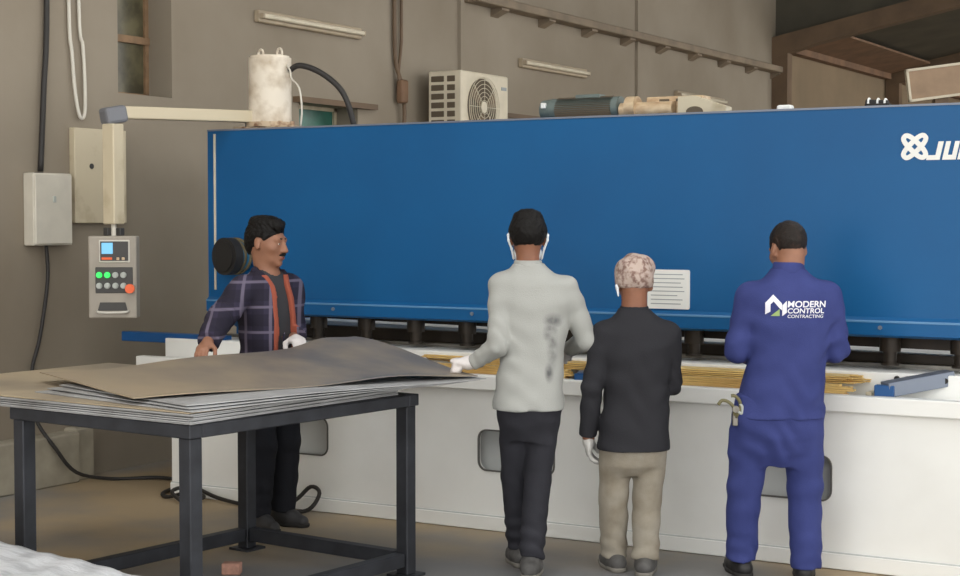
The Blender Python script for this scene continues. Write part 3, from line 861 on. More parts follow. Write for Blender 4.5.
class Field:
    def __init__(self):
        self.prims = []
        self.cuts = []
    def add(self, fn, lo, hi, k=.02):
        self.prims.append((fn, V3(lo), V3(hi), k))
        return self
    def cap(self, p0, p1, r0, r1=None, k=.03, flat=False, sq=None):
        """tapering limb; sq=(dir, factor) flattens it along dir"""
        r1 = r0 if r1 is None else r1
        p0, p1 = V3(p0), V3(p1)
        d = p1 - p0
        L2 = float(d @ d) + 1e-9
        L = math.sqrt(L2)
        def fn(X, Y, Z):
            px, py, pz = X - p0[0], Y - p0[1], Z - p0[2]
            t = np.clip((px * d[0] + py * d[1] + pz * d[2]) / L2, 0, 1)
            qx, qy, qz = px - t * d[0], py - t * d[1], pz - t * d[2]
            if sq is not None:
                n, f = sq
                c = (qx * n[0] + qy * n[1] + qz * n[2]) * (f - 1)
                qx, qy, qz = qx + c * n[0], qy + c * n[1], qz + c * n[2]
            o = np.sqrt(qx * qx + qy * qy + qz * qz) - (r0 + (r1 - r0) * t)
            if flat:
                o = np.maximum(o, (px * d[0] + py * d[1] + pz * d[2]) / L - L)
            return o
        r = max(r0, r1) + .005
        return self.add(fn, np.minimum(p0, p1) - r, np.maximum(p0, p1) + r, k)
    def ell(self, c, r, k=.02, R=None):
        c, r = V3(c), V3(r)
        A = np.eye(3, dtype=np.float32) if R is None else np.array(R, dtype=np.float32)
        def fn(X, Y, Z):
            x, y, z = X - c[0], Y - c[1], Z - c[2]
            if R is not None:
                x, y, z = (A[0, 0] * x + A[1, 0] * y + A[2, 0] * z), (A[0, 1] * x + A[1, 1] * y + A[2, 1] * z), (A[0, 2] * x + A[1, 2] * y + A[2, 2] * z)
            k0 = np.sqrt((x / r[0]) ** 2 + (y / r[1]) ** 2 + (z / r[2]) ** 2)
            k1 = np.sqrt((x / r[0] ** 2) ** 2 + (y / r[1] ** 2) ** 2 + (z / r[2] ** 2) ** 2) + 1e-6
            return k0 * (k0 - 1) / k1
        m = float(max(r)) + .005 if R is not None else r + .005
        return self.add(fn, c - m, c + m, k)
    def loft(self, secs, k=.03, grow=0, n=2.4):
        """stacked super-ellipses (z, cx, cy, a, b)"""
        S_ = np.array(secs, dtype=np.float32)
        zs = S_[:, 0]
        # smooth interpolation table
        zz = np.linspace(zs[0], zs[-1], 80)
        tab = [np.interp(zz, zs, S_[:, i]) for i in range(1, 5)]
        ker = np.ones(5) / 5
        tab = [np.convolve(np.pad(t_, 2, 'edge'), ker, 'valid') for t_ in tab]
        def fn(X, Y, Z):
            cx, cy, a, b = [np.interp(Z, zz, t_).astype(np.float32) for t_ in tab]
            a = a + grow; b = b + grow
            q = (np.abs((X - cx) / a) ** n + np.abs((Y - cy) / b) ** n + 1e-9) ** (1 / n)
            d = (q - 1) * np.minimum(a, b) * 1.0
            return np.maximum(d, np.maximum(zs[0] - Z, Z - zs[-1]))
        lo = (float((S_[:, 1] - S_[:, 3]).min()) - grow, float((S_[:, 2] - S_[:, 4]).min()) - grow, float(zs[0]))
        hi = (float((S_[:, 1] + S_[:, 3]).max()) + grow, float((S_[:, 2] + S_[:, 4]).max()) + grow, float(zs[-1]))
        return self.add(fn, lo, hi, k)
    def cut(self, fn, k=0):
        self.cuts.append(fn)
        return self
    def copy(self):
        f = Field(); f.prims = list(self.prims); f.cuts = list(self.cuts)
        return f
    def build(self, h=.007, name='mesh', smooth=1, grow=0, only=None):
        lo = np.min([p[1] for p in self.prims], axis=0) - 3 * h - .012
        hi = np.max([p[2] for p in self.prims], axis=0) + 3 * h + .012
        if only is not None:
            lo = np.maximum(lo, V3(only[0])); hi = np.minimum(hi, V3(only[1]))
        n = np.ceil((hi - lo) / h).astype(int) + 1
        ax = [(lo[i] + h * np.arange(n[i])).astype(np.float32) for i in range(3)]
        F = np.full(n, .5, dtype=np.float32)
        for fn, plo, phi, k in self.prims:
            pad = k + 3 * h
            i0 = np.maximum(np.floor((plo - pad - lo) / h).astype(int), 0)
            i1 = np.minimum(np.ceil((phi + pad - lo) / h).astype(int) + 1, n)
            if np.any(i1 <= i0):
                continue
            sl = tuple(slice(a, b) for a, b in zip(i0, i1))
            X, Y, Z = ax[0][sl[0]][:, None, None], ax[1][sl[1]][None, :, None], ax[2][sl[2]][None, None, :]
            d = fn(X, Y, Z).astype(np.float32)
            a = F[sl]
            hh = np.maximum(k - np.abs(a - d), 0) / k
            F[sl] = np.minimum(a, d) - hh * hh * k * .25
        X, Y, Z = ax[0][:, None, None], ax[1][None, :, None], ax[2][None, None, :]
        if grow:
            F -= grow
        for c in self.cuts:
            F = c(F, X, Y, Z)
        return surface_net(F.astype(np.float32), lo, h, name, smooth)

def surface_net(F, lo, h, name, smooth):
    F = np.pad(F, 1, constant_values=.5)
    lo = lo - h
    s = F < 0
    nx, ny, nz = F.shape
    cnt = np.zeros((nx - 1, ny - 1, nz - 1), np.int8)
    for a in (0, 1):
        for b in (0, 1):
            for c in (0, 1):
                cnt += s[a:nx - 1 + a, b:ny - 1 + b, c:nz - 1 + c]
    act = (cnt > 0) & (cnt < 8)
    I = np.argwhere(act)
    idx = np.full(act.shape, -1, np.int32)
    idx[act] = np.arange(len(I))
    acc = np.zeros((len(I), 3), np.float32)
    num = np.zeros(len(I), np.float32)
    cor = [(a, b, c) for a in (0, 1) for b in (0, 1) for c in (0, 1)]
    for p in cor:
        for d in range(3):
            if p[d] == 0:
                q = list(p); q[d] = 1
                fa = F[I[:, 0] + p[0], I[:, 1] + p[1], I[:, 2] + p[2]]
                fb = F[I[:, 0] + q[0], I[:, 1] + q[1], I[:, 2] + q[2]]
                cr = (fa < 0) != (fb < 0)
                t = np.where(cr, fa / np.where(cr, fa - fb, 1), 0)
                pt = np.tile(np.array(p, np.float32), (len(I), 1))
                pt[:, d] += t
                acc[cr] += pt[cr]
                num[cr] += 1
    V = (I + acc / num[:, None]) * h + lo
    quads = []
    for d in range(3):
        e1, e2 = [(1, 2), (2, 0), (0, 1)][d]
        sl0 = [slice(None)] * 3; sl1 = [slice(None)] * 3
        sl0[d] = slice(0, -1); sl1[d] = slice(1, None)
        a, b = s[tuple(sl0)], s[tuple(sl1)]
        E_ = np.argwhere(a != b)
        ok = (E_[:, e1] > 0) & (E_[:, e2] > 0)
        E_ = E_[ok]
        fl = a[E_[:, 0], E_[:, 1], E_[:, 2]]
        def cell(o1, o2):
            J = E_.copy(); J[:, e1] -= o1; J[:, e2] -= o2
            return idx[J[:, 0], J[:, 1], J[:, 2]]
        Q = np.stack([cell(1, 1), cell(0, 1), cell(0, 0), cell(1, 0)], 1)
        Q[~fl] = Q[~fl][:, ::-1]
        quads.append(Q)
    Q = np.concatenate(quads)
    Q = Q[(Q >= 0).all(1)]
    # keep pieces tidy: light Laplacian smoothing
    for _ in range(smooth):
        A = np.zeros_like(V); N = np.zeros(len(V), np.float32)
        for i in range(4):
            j = (i + 1) % 4
            np.add.at(A, Q[:, i], V[Q[:, j]]); np.add.at(N, Q[:, i], 1)
            np.add.at(A, Q[:, j], V[Q[:, i]]); np.add.at(N, Q[:, j], 1)
        V = V * .45 + (A / np.maximum(N, 1)[:, None]) * .55
    me = bpy.data.meshes.new(name)
    me.vertices.add(len(V)); me.vertices.foreach_set('co', V.astype(np.float32).ravel())
    me.loops.add(len(Q) * 4); me.loops.foreach_set('vertex_index', Q.astype(np.int32).ravel())
    me.polygons.add(len(Q)); me.polygons.foreach_set('loop_start', np.arange(0, len(Q) * 4, 4, dtype=np.int32))
    me.update(calc_edges=True); me.validate()
    me.polygons.foreach_set('use_smooth', [True] * len(me.polygons))
    return me

def Rm(yaw=0, pitch=0, roll=0):
    return np.array((Matrix.Rotation(yaw, 3, 'Z') @ Matrix.Rotation(pitch, 3, 'X') @ Matrix.Rotation(roll, 3, 'Y')), dtype=np.float32)

def unit(v):
    v = np.array(v, float)
    return v / np.linalg.norm(v)

class Head:
    def __init__(self, c, yaw=0, pitch=0, roll=0, s=1.0):
        self.c, self.R, self.s = V3(c), Rm(yaw, pitch, roll), s
    def P(self, p):
        return self.c + self.R @ (V3(p) * self.s)
    def loc(self, X, Y, Z):
        x, y, z = X - self.c[0], Y - self.c[1], Z - self.c[2]
        R, s = self.R, self.s
        return ((R[0, 0] * x + R[1, 0] * y + R[2, 0] * z) / s, (R[0, 1] * x + R[1, 1] * y + R[2, 1] * z) / s, (R[0, 2] * x + R[1, 2] * y + R[2, 2] * z) / s)
    def ell(self, f, c, r, k=.015, g=0, rot=None):
        R = self.R if rot is None else self.R @ rot
        f.ell(self.P(c), V3(r) * self.s + g, k, R)
    def cap(self, f, a, b, r0, r1, k=.01, sq=None):
        f.cap(self.P(a), self.P(b), r0 * self.s, r1 * self.s, k)

def head_skin(f, H, neck_base, ears=True, nr=.056):
    H.ell(f, (0, -.014, .030), (.076, .098, .088), .03)
    H.ell(f, (0, .030, -.030), (.062, .066, .086), .03)
    H.ell(f, (0, .046, -.084), (.043, .038, .030), .025)
    H.ell(f, (0, .080, -.100), (.020, .016, .016), .02)
    H.cap(f, (-.040, .078, .024), (.040, .078, .024), .013, .013, .015)
    for s_ in (-1, 1):
        H.ell(f, (s_ * .043, .058, -.022), (.022, .024, .022), .02)
        H.ell(f, (s_ * .012, .101, -.034), (.009, .010, .008), .008)
        if ears:
            H.ell(f, (s_ * .080, -.012, -.004), (.009, .019, .033), .008, rot=Rm(0, .25, s_ * -.25))
            H.ell(f, (s_ * .077, -.006, -.028), (.008, .010, .012), .008)
    H.cap(f, (0, .094, .014), (0, .115, -.030), .009, .0125, .012)
    H.ell(f, (0, .094, -.062), (.025, .011, .006), .006)
    H.ell(f, (0, .092, -.075), (.022, .011, .007), .006)
    for s_ in (-1, 1):                                            # sockets and eyeballs
        H.ell(f, (s_ * .031, .080, .004), (.0135, .012, .010), .008)
    f.cap(H.P((0, -.028, -.045)), neck_base, nr * H.s, (nr + .006) * H.s, .03)

def hand(f, w, d, n, s, scale=1.0, curl=.5, fat=0.0, spread=.0):
    """w wrist, d pointing direction, n palm normal, s thumb side"""
    w, d, n, s = V3(w), unit(d), unit(n), unit(s)
    k = .012
    sc = scale
    A = np.stack([s, d, n], 1)
    f.cap(w, w + d * .03 * sc, .025 * sc + fat, .027 * sc + fat, .02)
    f.ell(w + d * .052 * sc, (.041 * sc + fat, .050 * sc + fat, .0165 * sc + fat), .016, A)
    for i, (o, L) in enumerate(((.029, .066), (.0098, .075), (-.0095, .070), (-.0285, .055))):
        p = w + d * (.088 - abs(o) * .12) * sc + s * o * sc
        ang = .12
        r = (.0092 if i < 3 else .0082) * sc + fat
        for j, fr in enumerate((.46, .31, .25)):
            ang += curl * (1.0, 1.15, .8)[j]
            dd = d * math.cos(ang) + n * math.sin(ang) + s * o * spread
            q = p + dd * L * fr * sc
            f.cap(p, q, r, r * .93, .006)
            p, r = q, r * .93
    p = w + d * .022 * sc + s * .026 * sc
    for dd, L, r in ((d * .62 + s * .70 + n * .35, .042, .0125), (d * .80 + s * .25 + n * .50, .032, .0105), (d * .85 - s * .05 + n * .50, .026, .0092)):
        q = p + unit(dd) * L * sc
        f.cap(p, q, r * sc + fat, r * sc * .93 + fat, .008)
        p = q

def shoe(parent, ankle, direction, L=.27, m=None, sole=None, z0=0.0, w=1.0):
    f = Field()
    a = V3(ankle); d = unit((direction[0], direction[1], 0)); sx = V3((d[1], -d[0], 0))
    heel = V3((a[0], a[1], 0)) - d * .06
    toe = heel + d * (L - .075)
    f.cap(V3((heel[0], heel[1], z0 + .042)), V3((heel[0], heel[1], z0 + .042)) + d * (L * .45), .042 * w, .047 * w, .03)
    f.cap(V3((heel[0], heel[1], z0 + .04)) + d * (L * .4), V3((toe[0], toe[1], z0 + .030)), .046 * w, .034 * w, .03)
    f.cap(V3((a[0], a[1], z0 + .05)) - d * .01, V3((a[0], a[1], z0 + .115)), .046 * w, .042 * w, .03)
    f.cut(lambda F, X, Y, Z: np.maximum(F, z0 + .012 - Z + 0 * X + 0 * Y))
    o = obj('shoe', f.build(.006), parent, m)
    g = Field()
    g.cap(V3((heel[0], heel[1], z0 + .02)), V3((heel[0], heel[1], z0 + .02)) + d * (L * .45), .044 * w, .050 * w, .02)
    g.cap(V3((heel[0], heel[1], z0 + .02)) + d * (L * .4), V3((toe[0], toe[1], z0 + .02)), .050 * w, .040 * w, .02)
    g.cut(lambda F, X, Y, Z: np.maximum(F, np.maximum(z0 - Z, Z - z0 - .024) + 0 * X + 0 * Y))
    obj('sole', g.build(.006), o, sole)
    return o

def wrinkle(amp, fx=(21, 9, 33), ph=0.0, mask=None):
    def c(F, X, Y, Z):
        n = np.sin(fx[0] * X + 5 * np.sin(7 * Z + ph) + 4 * Y + ph) * np.sin(fx[2] * Z + 6 * X + fx[1] * Y + 2 * np.sin(11 * X + ph))
        n = n + .5 * np.sin(fx[2] * 1.9 * Z - 17 * X + ph) * np.sin(25 * Y + 13 * Z)
        m_ = 1 if mask is None else mask(X, Y, Z)
        return F + amp * n * m_
    return c

def bunch(p, rad, amp, freq, ax=(0, 0, 1)):
    """cloth folds stacked round a joint"""
    p = V3(p)
    def c(F, X, Y, Z):
        x, y, z = X - p[0], Y - p[1], Z - p[2]
        m_ = np.exp(-(x * x + y * y + z * z) / (rad * rad))
        return F + amp * m_ * np.sin(freq * (ax[0] * x + ax[1] * y + ax[2] * z) + 2.5 * np.sin(20 * (x + y)))
    return c

def zmin(z):
    return lambda F, X, Y, Z: np.maximum(F, z - Z + 0 * X + 0 * Y)

def person(label, loc, rotz):
    return thing('person', label, 'person', loc, rotz)

def body_field(H, torso, arms, legs, nb, nr=.056, ears=True):
    """bare continuous figure under the clothes"""
    f = Field()
    head_skin(f, H, nb, ears, nr)
    f.loft([(z_, cx, cy, a - .040, b - .036) for z_, cx, cy, a, b in torso], .04)
    for sh_, el, wr in arms:
        f.cap(sh_, el, .048, .036, .04); f.cap(el, wr, .037, .025, .03)
    for hp, kn, an in legs:
        f.cap(hp, kn, .072, .050, .05); f.cap(kn, an, .048, .033, .03)
        f.cap((an[0], an[1], .062), (an[0], an[1] + .11, .040), .030, .024, .02)
    return f

def top_field(torso, arms, sl=.058, cuff=.040, el_r=.050, grow=0, hem=None, nb=None, neck=.066, over=1.0):
    f = Field()
    f.loft(torso, .04, grow)
    for sh_, el, wr in arms:
        m_ = V3(sh_) * .72 + V3(el) * .28
        f.cap(sh_, m_, sl + grow, sl * .95 + grow, .045)
        f.cap(m_, el, sl * .95 + grow, el_r + grow, .012)
        f.cap(el, wr, el_r + grow, cuff + grow, .010, flat=True)
    return f

def trousers_field(torso_low, legs, hip=.092, knee=.072, ank=.066, k=.03):
    f = Field()
    f.loft(torso_low, .05)
    for hp, kn, an in legs:
        f.cap(hp, kn, hip, knee, k)
        f.cap(kn, an, knee, ank, k * .6, flat=True)
    return f

SK = mat('skin_brown', (142, 94, 70), .55, var=.1, scale=18)
SKL = mat('skin_tan', (152, 106, 82), .55, var=.1, scale=18)
HAIR = mat('hair_black', (15, 12, 11), .6, var=.3, spec=.25, scale=60, bump=.5, bscale=160)
HAIRB = mat('hair_dark_brown', (30, 23, 19), .6, spec=.3, c2=(62, 44, 37), scale=25, thr=(.55, .8), bump=.4, bscale=150)
EYE = mat('eye_white', (225, 220, 212), .3)
IRIS = mat('eye_iris', (36, 24, 18), .3)
LIP = mat('lips', (150, 88, 78), .5)

def add_hair(p, H, m, line=(.012, .55), extra=(), h=.005, noise=.003, grow=0, back=-.085, side=None):
    f = Field()
    H.ell(f, (0, -.018, .034), (.082, .104, .094), .02, grow)
    for c, r in extra:
        H.ell(f, c, r, .025)
    def c1(F, X, Y, Z):
        x, y, z = H.loc(X, Y, Z)
        F = F + noise * np.sin(x * 140 + 4 * np.sin(z * 47) + 3 * np.sin(y * 61)) * np.sin(z * 80 + y * 50 + 3 * np.sin(x * 53)) + noise * .6 * np.sin(y * 230 + x * 90 + 5 * np.sin(z * 70))
        keep = -(z - (line[0] + line[1] * y)) * .85
        keep = np.maximum(keep, back - z)
        ear = .030 - np.sqrt((y + .006) ** 2 + (z + .004) ** 2) + 0 * x          # clear the ears
        F = np.maximum(F, keep)
        return np.maximum(F, ear * (np.abs(x) > .05) - .2 * (np.abs(x) <= .05))
    f.cut(c1)
    return obj('hair', f.build(h), p, m)

def mat_spots(name, base, spots, c2, rough=.85, bump=.25, bscale=220, var=.06):
    """cloth with soiled patches at fixed places of the garment"""
    m = mat(name, base, rough, bump=bump, bscale=bscale, spec=.2)
    nt = m.node_tree; b = nt.nodes['Principled BSDF']
    tc = nt.nodes.new('ShaderNodeTexCoord')
    nz = nt.nodes.new('ShaderNodeTexNoise'); nz.inputs['Scale'].default_value = 17; nz.inputs['Detail'].default_value = 5
    nt.links.new(tc.outputs['Object'], nz.inputs['Vector'])
    prev = None
    for c, r in spots:
        sub = nt.nodes.new('ShaderNodeVectorMath'); sub.operation = 'SUBTRACT'; sub.inputs[1].default_value = c
        nt.links.new(tc.outputs['Object'], sub.inputs[0])
        dv = nt.nodes.new('ShaderNodeVectorMath'); dv.operation = 'DIVIDE'; dv.inputs[1].default_value = r
        nt.links.new(sub.outputs[0], dv.inputs[0])
        ln = nt.nodes.new('ShaderNodeVectorMath'); ln.operation = 'LENGTH'
        nt.links.new(dv.outputs[0], ln.inputs[0])
        mr = nt.nodes.new('ShaderNodeMapRange'); mr.inputs['From Min'].default_value = 1.15; mr.inputs['From Max'].default_value = .3
        nt.links.new(ln.outputs['Value'], mr.inputs['Value'])
        if prev is None:
            prev = mr.outputs[0]
        else:
            mx_ = nt.nodes.new('ShaderNodeMath'); mx_.operation = 'MAXIMUM'
            nt.links.new(prev, mx_.inputs[0]); nt.links.new(mr.outputs[0], mx_.inputs[1]); prev = mx_.outputs[0]
    nr = nt.nodes.new('ShaderNodeMapRange'); nr.inputs['From Min'].default_value = .25; nr.inputs['From Max'].default_value = .70
    nt.links.new(nz.outputs['Fac'], nr.inputs['Value'])
    mu = nt.nodes.new('ShaderNodeMath'); mu.operation = 'MULTIPLY'
    nt.links.new(prev, mu.inputs[0]); nt.links.new(nr.outputs[0], mu.inputs[1])
    mx = nt.nodes.new('ShaderNodeMix'); mx.data_type = 'RGBA'
    mx.inputs['A'].default_value = lin(base); mx.inputs['B'].default_value = lin(c2)
    nt.links.new(mu.outputs[0], mx.inputs['Factor']); nt.links.new(mx.outputs['Result'], b.inputs['Base Color'])
    return m

def mat_plaid(name, base, line, dark):
    m = mat(name, base, .85, bump=.2, bscale=200, spec=.2)
    nt = m.node_tree; b = nt.nodes['Principled BSDF']
    tc = nt.nodes.new('ShaderNodeTexCoord')
    def stripes(vec, period, off, lo, hi):
        d = nt.nodes.new('ShaderNodeVectorMath'); d.operation = 'DOT_PRODUCT'; d.inputs[1].default_value = vec
        nt.links.new(tc.outputs['Object'], d.inputs[0])
        a = nt.nodes.new('ShaderNodeMath'); a.operation = 'ADD'; a.inputs[1].default_value = off; nt.links.new(d.outputs['Value'], a.inputs[0])
        p = nt.nodes.new('ShaderNodeMath'); p.operation = 'PINGPONG'; p.inputs[1].default_value = period / 2; nt.links.new(a.outputs[0], p.inputs[0])
        r = nt.nodes.new('ShaderNodeMapRange'); r.inputs['From Min'].default_value = hi; r.inputs['From Max'].default_value = lo; nt.links.new(p.outputs[0], r.inputs['Value'])
        return r.outputs[0]
    def blend(src, fac, col, k):
        s_ = nt.nodes.new('ShaderNodeMath'); s_.operation = 'MULTIPLY'; s_.inputs[1].default_value = k; nt.links.new(fac, s_.inputs[0])
        mx = nt.nodes.new('ShaderNodeMix'); mx.data_type = 'RGBA'
        nt.links.new(s_.outputs[0], mx.inputs['Factor'])
        if src is None: mx.inputs['A'].default_value = lin(base)
        else: nt.links.new(src, mx.inputs['A'])
        mx.inputs['B'].default_value = lin(col)
        return mx.outputs['Result']
    u, v = (-.643, .766, 0), (0, 0, 1)
    c = blend(None, stripes(u, .135, .035, .030, .034), dark, .6)
    c = blend(c, stripes(v, .135, .07, .030, .034), dark, .6)
    c = blend(c, stripes(u, .135, .103, .006, .010), line, .8)
    c = blend(c, stripes(v, .135, .0, .005, .009), line, .8)
    nt.links.new(c, b.inputs['Base Color'])
    return m

BLACKC = mat('trouser_charcoal', (52, 52, 58), .85, bump=.2, bscale=200, spec=.2, var=.15, scale=7)
NAVYC = mat('trouser_black', (30, 31, 36), .85, bump=.2, bscale=200, spec=.2)
KHAKI = mat('trouser_khaki', (154, 147, 134), .85, bump=.25, bscale=200, spec=.2, c2=(128, 118, 102), scale=7, thr=(.4, .7))
BLACKS = mat('sweater_black', (46, 46, 50), .9, bump=.3, bscale=240, spec=.2)
COVER = mat('coverall_blue', (62, 70, 126), .8, bump=.2, bscale=220, spec=.2, c2=(52, 60, 112), scale=6)
COVERD = mat('coverall_seam', (44, 50, 116), .85)
GREYS = mat_spots('sweater_grey', (166, 167, 163), [((.105, -.12, 1.215), (.05, .1, .035)), ((.10, -.12, 1.09), (.028, .1, .11)), ((.085, -.12, .975), (.022, .1, .05)), ((.09, -.12, 1.16), (.035, .1, .05))], (84, 84, 86))
GLOVEW = mat('glove_white', (214, 208, 206), .8, bump=.3, bscale=240)
GLOVEG = mat_spots('glove_soiled', (196, 194, 190), [((-.20, .05, .56), (.05, .07, .05))], (60, 58, 56))
SHOEG = mat('shoe_grey', (92, 90, 88), .7, var=.3, scale=20)
SHOED = mat('shoe_dark', (50, 49, 50), .6)
SHOEB = mat('shoe_black', (30, 29, 30), .5)
SOLE = mat('shoe_sole', (120, 116, 108), .8)
SOLEB = mat('sole_dark', (40, 38, 37), .8)
SCARF = mat('scarf_print', (186, 168, 158), .85, c2=(132, 106, 98), scale=40, thr=(.46, .62), bump=.3, bscale=200, spec=.2)
MASKW = mat('mask_white', (226, 232, 236), .7)
PLAID = mat_plaid('plaid_cloth', (54, 50, 68), (112, 104, 122), (38, 35, 46))
LINING = mat('lining_orange', (150, 76, 56), .85, bump=.2, bscale=200)
TEE = mat('tee_charcoal', (52, 52, 56), .9, bump=.2, bscale=200)

# ---- the man in the grey sweater
p = person('person from behind in stained grey sweater, white glove on the sheet corner', (-3.564, 6.62, 0), YAW)
H = Head((-.012, .012, 1.592), pitch=-.18)
torso = [(.79, -.008, 0, .170, .140), (.9, -.006, 0, .162, .134), (1.05, .010, 0, .150, .124), (1.2, .020, -.005, .160, .122), (1.32, .018, -.012, .170, .116), (1.395, .012, -.014, .158, .098), (1.44, .0, -.012, .105, .078), (1.478, -.012, -.01, .068, .066)]
arms = [((-.138, -.012, 1.375), (-.150, -.085, 1.095), (-.262, .035, 1.010)), ((.168, -.012, 1.36), (.268, .03, 1.115), (.205, .27, 1.055))]
legs = [((-.074, .0, .80), (-.072, .13, .46), (-.048, .24, .10)), ((.070, .0, .80), (.038, .035, .46), (.004, -.02, .085))]
f = body_field(H, torso, arms, legs, (-.012, -.012, 1.44), nr=.047)
hand(f, arms[0][2], (-.96, .10, -.12), (-.15, 0, -1), (0, 1, 0), 1.08, 1.35)
hand(f, arms[1][2], (-.2, 1, -.25), (0, -.2, -1), (-1, -.2, 0), 1.0, .4)
obj('body', f.build(.006), p, SK)
f = top_field(torso, arms, .060, .040, .050)
f.cut(wrinkle(.0034, (17, 8, 23), .3)); f.cut(bunch(arms[0][1], .11, .006, 90, (.5, .6, .7))); f.cut(bunch((-.23, .01, 1.03), .07, .004, 130, (.8, -.3, .5))); f.cut(bunch((0, 0, .86), .16, .003, 50))
sw = obj('sweater', f.build(.007), p, GREYS)
f = Field(); f.cap((-.012, -.012, 1.462), (-.012, -.008, 1.482), .069, .066, .01)
f.cut(lambda F, X, Y, Z: np.maximum(F, np.maximum(Z - 1.492, 1.455 - Z) + 0 * X + 0 * Y))
obj('collar', f.build(.006), sw, GREYS)
f = trousers_field([(.64, -.003, 0, .09, .06), (.72, -.005, 0, .125, .096), (.80, -.008, 0, .150, .116), (.9, -.005, 0, .140, .110), (1.0, 0, 0, .12, .10)], legs, .076, .064, .060)
f.cut(wrinkle(.003, (15, 8, 30), 1.0)); f.cut(bunch((-.05, .22, .14), .12, .007, 95)); f.cut(bunch((.0, -.01, .13), .12, .007, 90))
obj('trousers', f.build(.007), p, BLACKC)
shoe(p, legs[0][2], (-.2, 1, 0), .27, SHOEG, SOLE); shoe(p, legs[1][2], (.15, 1, 0), .27, SHOEG, SOLE)
add_hair(p, H, HAIR, (-.024, .66), [((0, -.03, .03), (.086, .088, .075)), ((0, -.02, .098), (.068, .084, .036)), ((0, .045, .092), (.060, .05, .034))], noise=.0025)
f = Field()
H.ell(f, (0, .052, -.062), (.068, .076, .056), .01)
f.cut(lambda F, X, Y, Z: np.maximum(F, .02 - H.loc(X, Y, Z)[1]))
mk = obj('face_mask', f.build(.005), p, MASKW)
for s_ in (-1, 1):
    f = Field()
    q = [(.060, .04, -.030), (.088, -.010, .022), (.093, -.034, .012), (.091, -.038, -.015), (.076, -.012, -.050), (.066, .03, -.090)]
    for a, b_ in zip(q, q[1:]):
        H.cap(f, (s_ * a[0], a[1], a[2]), (s_ * b_[0], b_[1], b_[2]), .0055, .0065, .006)
    obj('ear_loop', f.build(.0045), mk, MASKW)
f = Field(); hand(f, arms[0][2], (-.96, .10, -.12), (-.15, 0, -1), (0, 1, 0), 1.08, 1.35, fat=.005)
obj('glove', f.build(.0045), p, GLOVEW)['label'] = 'white work glove'
f = Field(); hand(f, arms[1][2], (-.2, 1, -.25), (0, -.2, -1), (-1, -.2, 0), 1.0, .4, fat=.0028)
obj('glove', f.build(.006), p, GLOVEW)

# ---- the man in the black sweater and headscarf
p = person('person from behind in black sweater, khaki trousers and a pale patterned headscarf', (-3.159, 6.904, 0), YAW)
H = Head((0, .022, 1.378), pitch=-.28, s=.97)
torso = [(.595, -.002, 0, .172, .146), (.7, 0, 0, .166, .138), (.85, .012, 0, .152, .126), (1.0, .014, -.012, .160, .126), (1.09, .014, -.018, .172, .120), (1.165, .010, -.018, .158, .100), (1.22, .004, -.012, .110, .080), (1.262, 0, -.004, .070, .066)]
arms = [((-.140, -.014, 1.145), (-.200, -.035, .885), (-.214, .02, .655)), ((.160, -.014, 1.14), (.178, .02, .90), (.12, .25, .89))]
legs = [((-.082, .0, .60), (-.092, .035, .34), (-.084, .09, .075)), ((.080, .0, .60), (.066, .01, .34), (.056, -.01, .07))]
f = body_field(H, torso, arms, legs, (0, -.006, 1.215), nr=.058)
hand(f, arms[0][2], (.05, .12, -1), (1, 0, 0), (.1, 1, .1), .98, .35)
hand(f, arms[1][2], (-.15, 1, -.1), (0, -.1, -1), (-1, -.1, 0), .98, .35)
obj('body', f.build(.006), p, SK)
f = top_field(torso, arms, .062, .044, .052)
f.cut(wrinkle(.003, (13, 8, 22), 2.0)); f.cut(bunch(arms[0][1], .10, .004, 70)); f.cut(bunch(arms[1][1], .1, .006, 80, (.2, .5, 1))); f.cut(bunch((-.02, -.1, .85), .18, .004, 38, (.5, 0, 1)))
sw = obj('sweater', f.build(.007), p, BLACKS)
f = Field(); f.cap((0, -.006, 1.245), (0, -.002, 1.266), .071, .068, .01)
f.cut(lambda F, X, Y, Z: np.maximum(F, np.maximum(Z - 1.276, 1.235 - Z) + 0 * X + 0 * Y))
obj('collar', f.build(.006), sw, BLACKS)
f = trousers_field([(.47, -.01, 0, .11, .06), (.52, 0, 0, .145, .105), (.60, 0, 0, .158, .124), (.70, 0, 0, .140, .110)], legs, .082, .069, .064, .016)
f.cut(wrinkle(.0035, (15, 8, 26), .5)); f.cut(bunch((-.084, .08, .11), .10, .005, 85, (.3, 0, 1))); f.cut(bunch((.056, -.01, .10), .10, .005, 80, (-.3, 0, 1)))
tr = obj('trousers', f.build(.007), p, KHAKI)
shoe(p, legs[0][2], (-.25, 1, 0), .26, SHOEG, SOLE); shoe(p, legs[1][2], (.2, 1, 0), .26, SHOEG, SOLE)
add_hair(p, H, HAIR, (-.042, .30), noise=.001, grow=-.004)
f = Field()
H.ell(f, (0, -.016, .034), (.098, .118, .103), .03)
H.ell(f, (.01, -.035, .070), (.078, .080, .070), .03)
H.ell(f, (.056, -.01, .075), (.036, .05, .040), .03)
def scarf(F, X, Y, Z):
    x, y, z = H.loc(X, Y, Z)
    F = F + .0032 * np.sin(75 * (z * .7 + x * .7) + 2 * np.sin(11 * x) + 1.5 * np.sin(12 * y)) + .0016 * np.sin(60 * (z - x * .5) + 2 * np.sin(15 * x + 10 * y))
    return np.maximum(F, -(z - (-.018 + .30 * y)))
f.cut(scarf)
sc = obj('headscarf', f.build(.005), p, SCARF)
f = Field(); H.cap(f, (-.086, -.040, -.02), (-.080, -.036, -.070), .010, .005)
obj('scarf_tail', f.build(.0045), sc, MASKW)
f = Field(); hand(f, arms[0][2], (.05, .12, -1), (1, 0, 0), (.1, 1, .1), .98, .35, fat=.0028)
obj('glove', f.build(.0045), p, GLOVEG)['label'] = 'soiled white work glove'
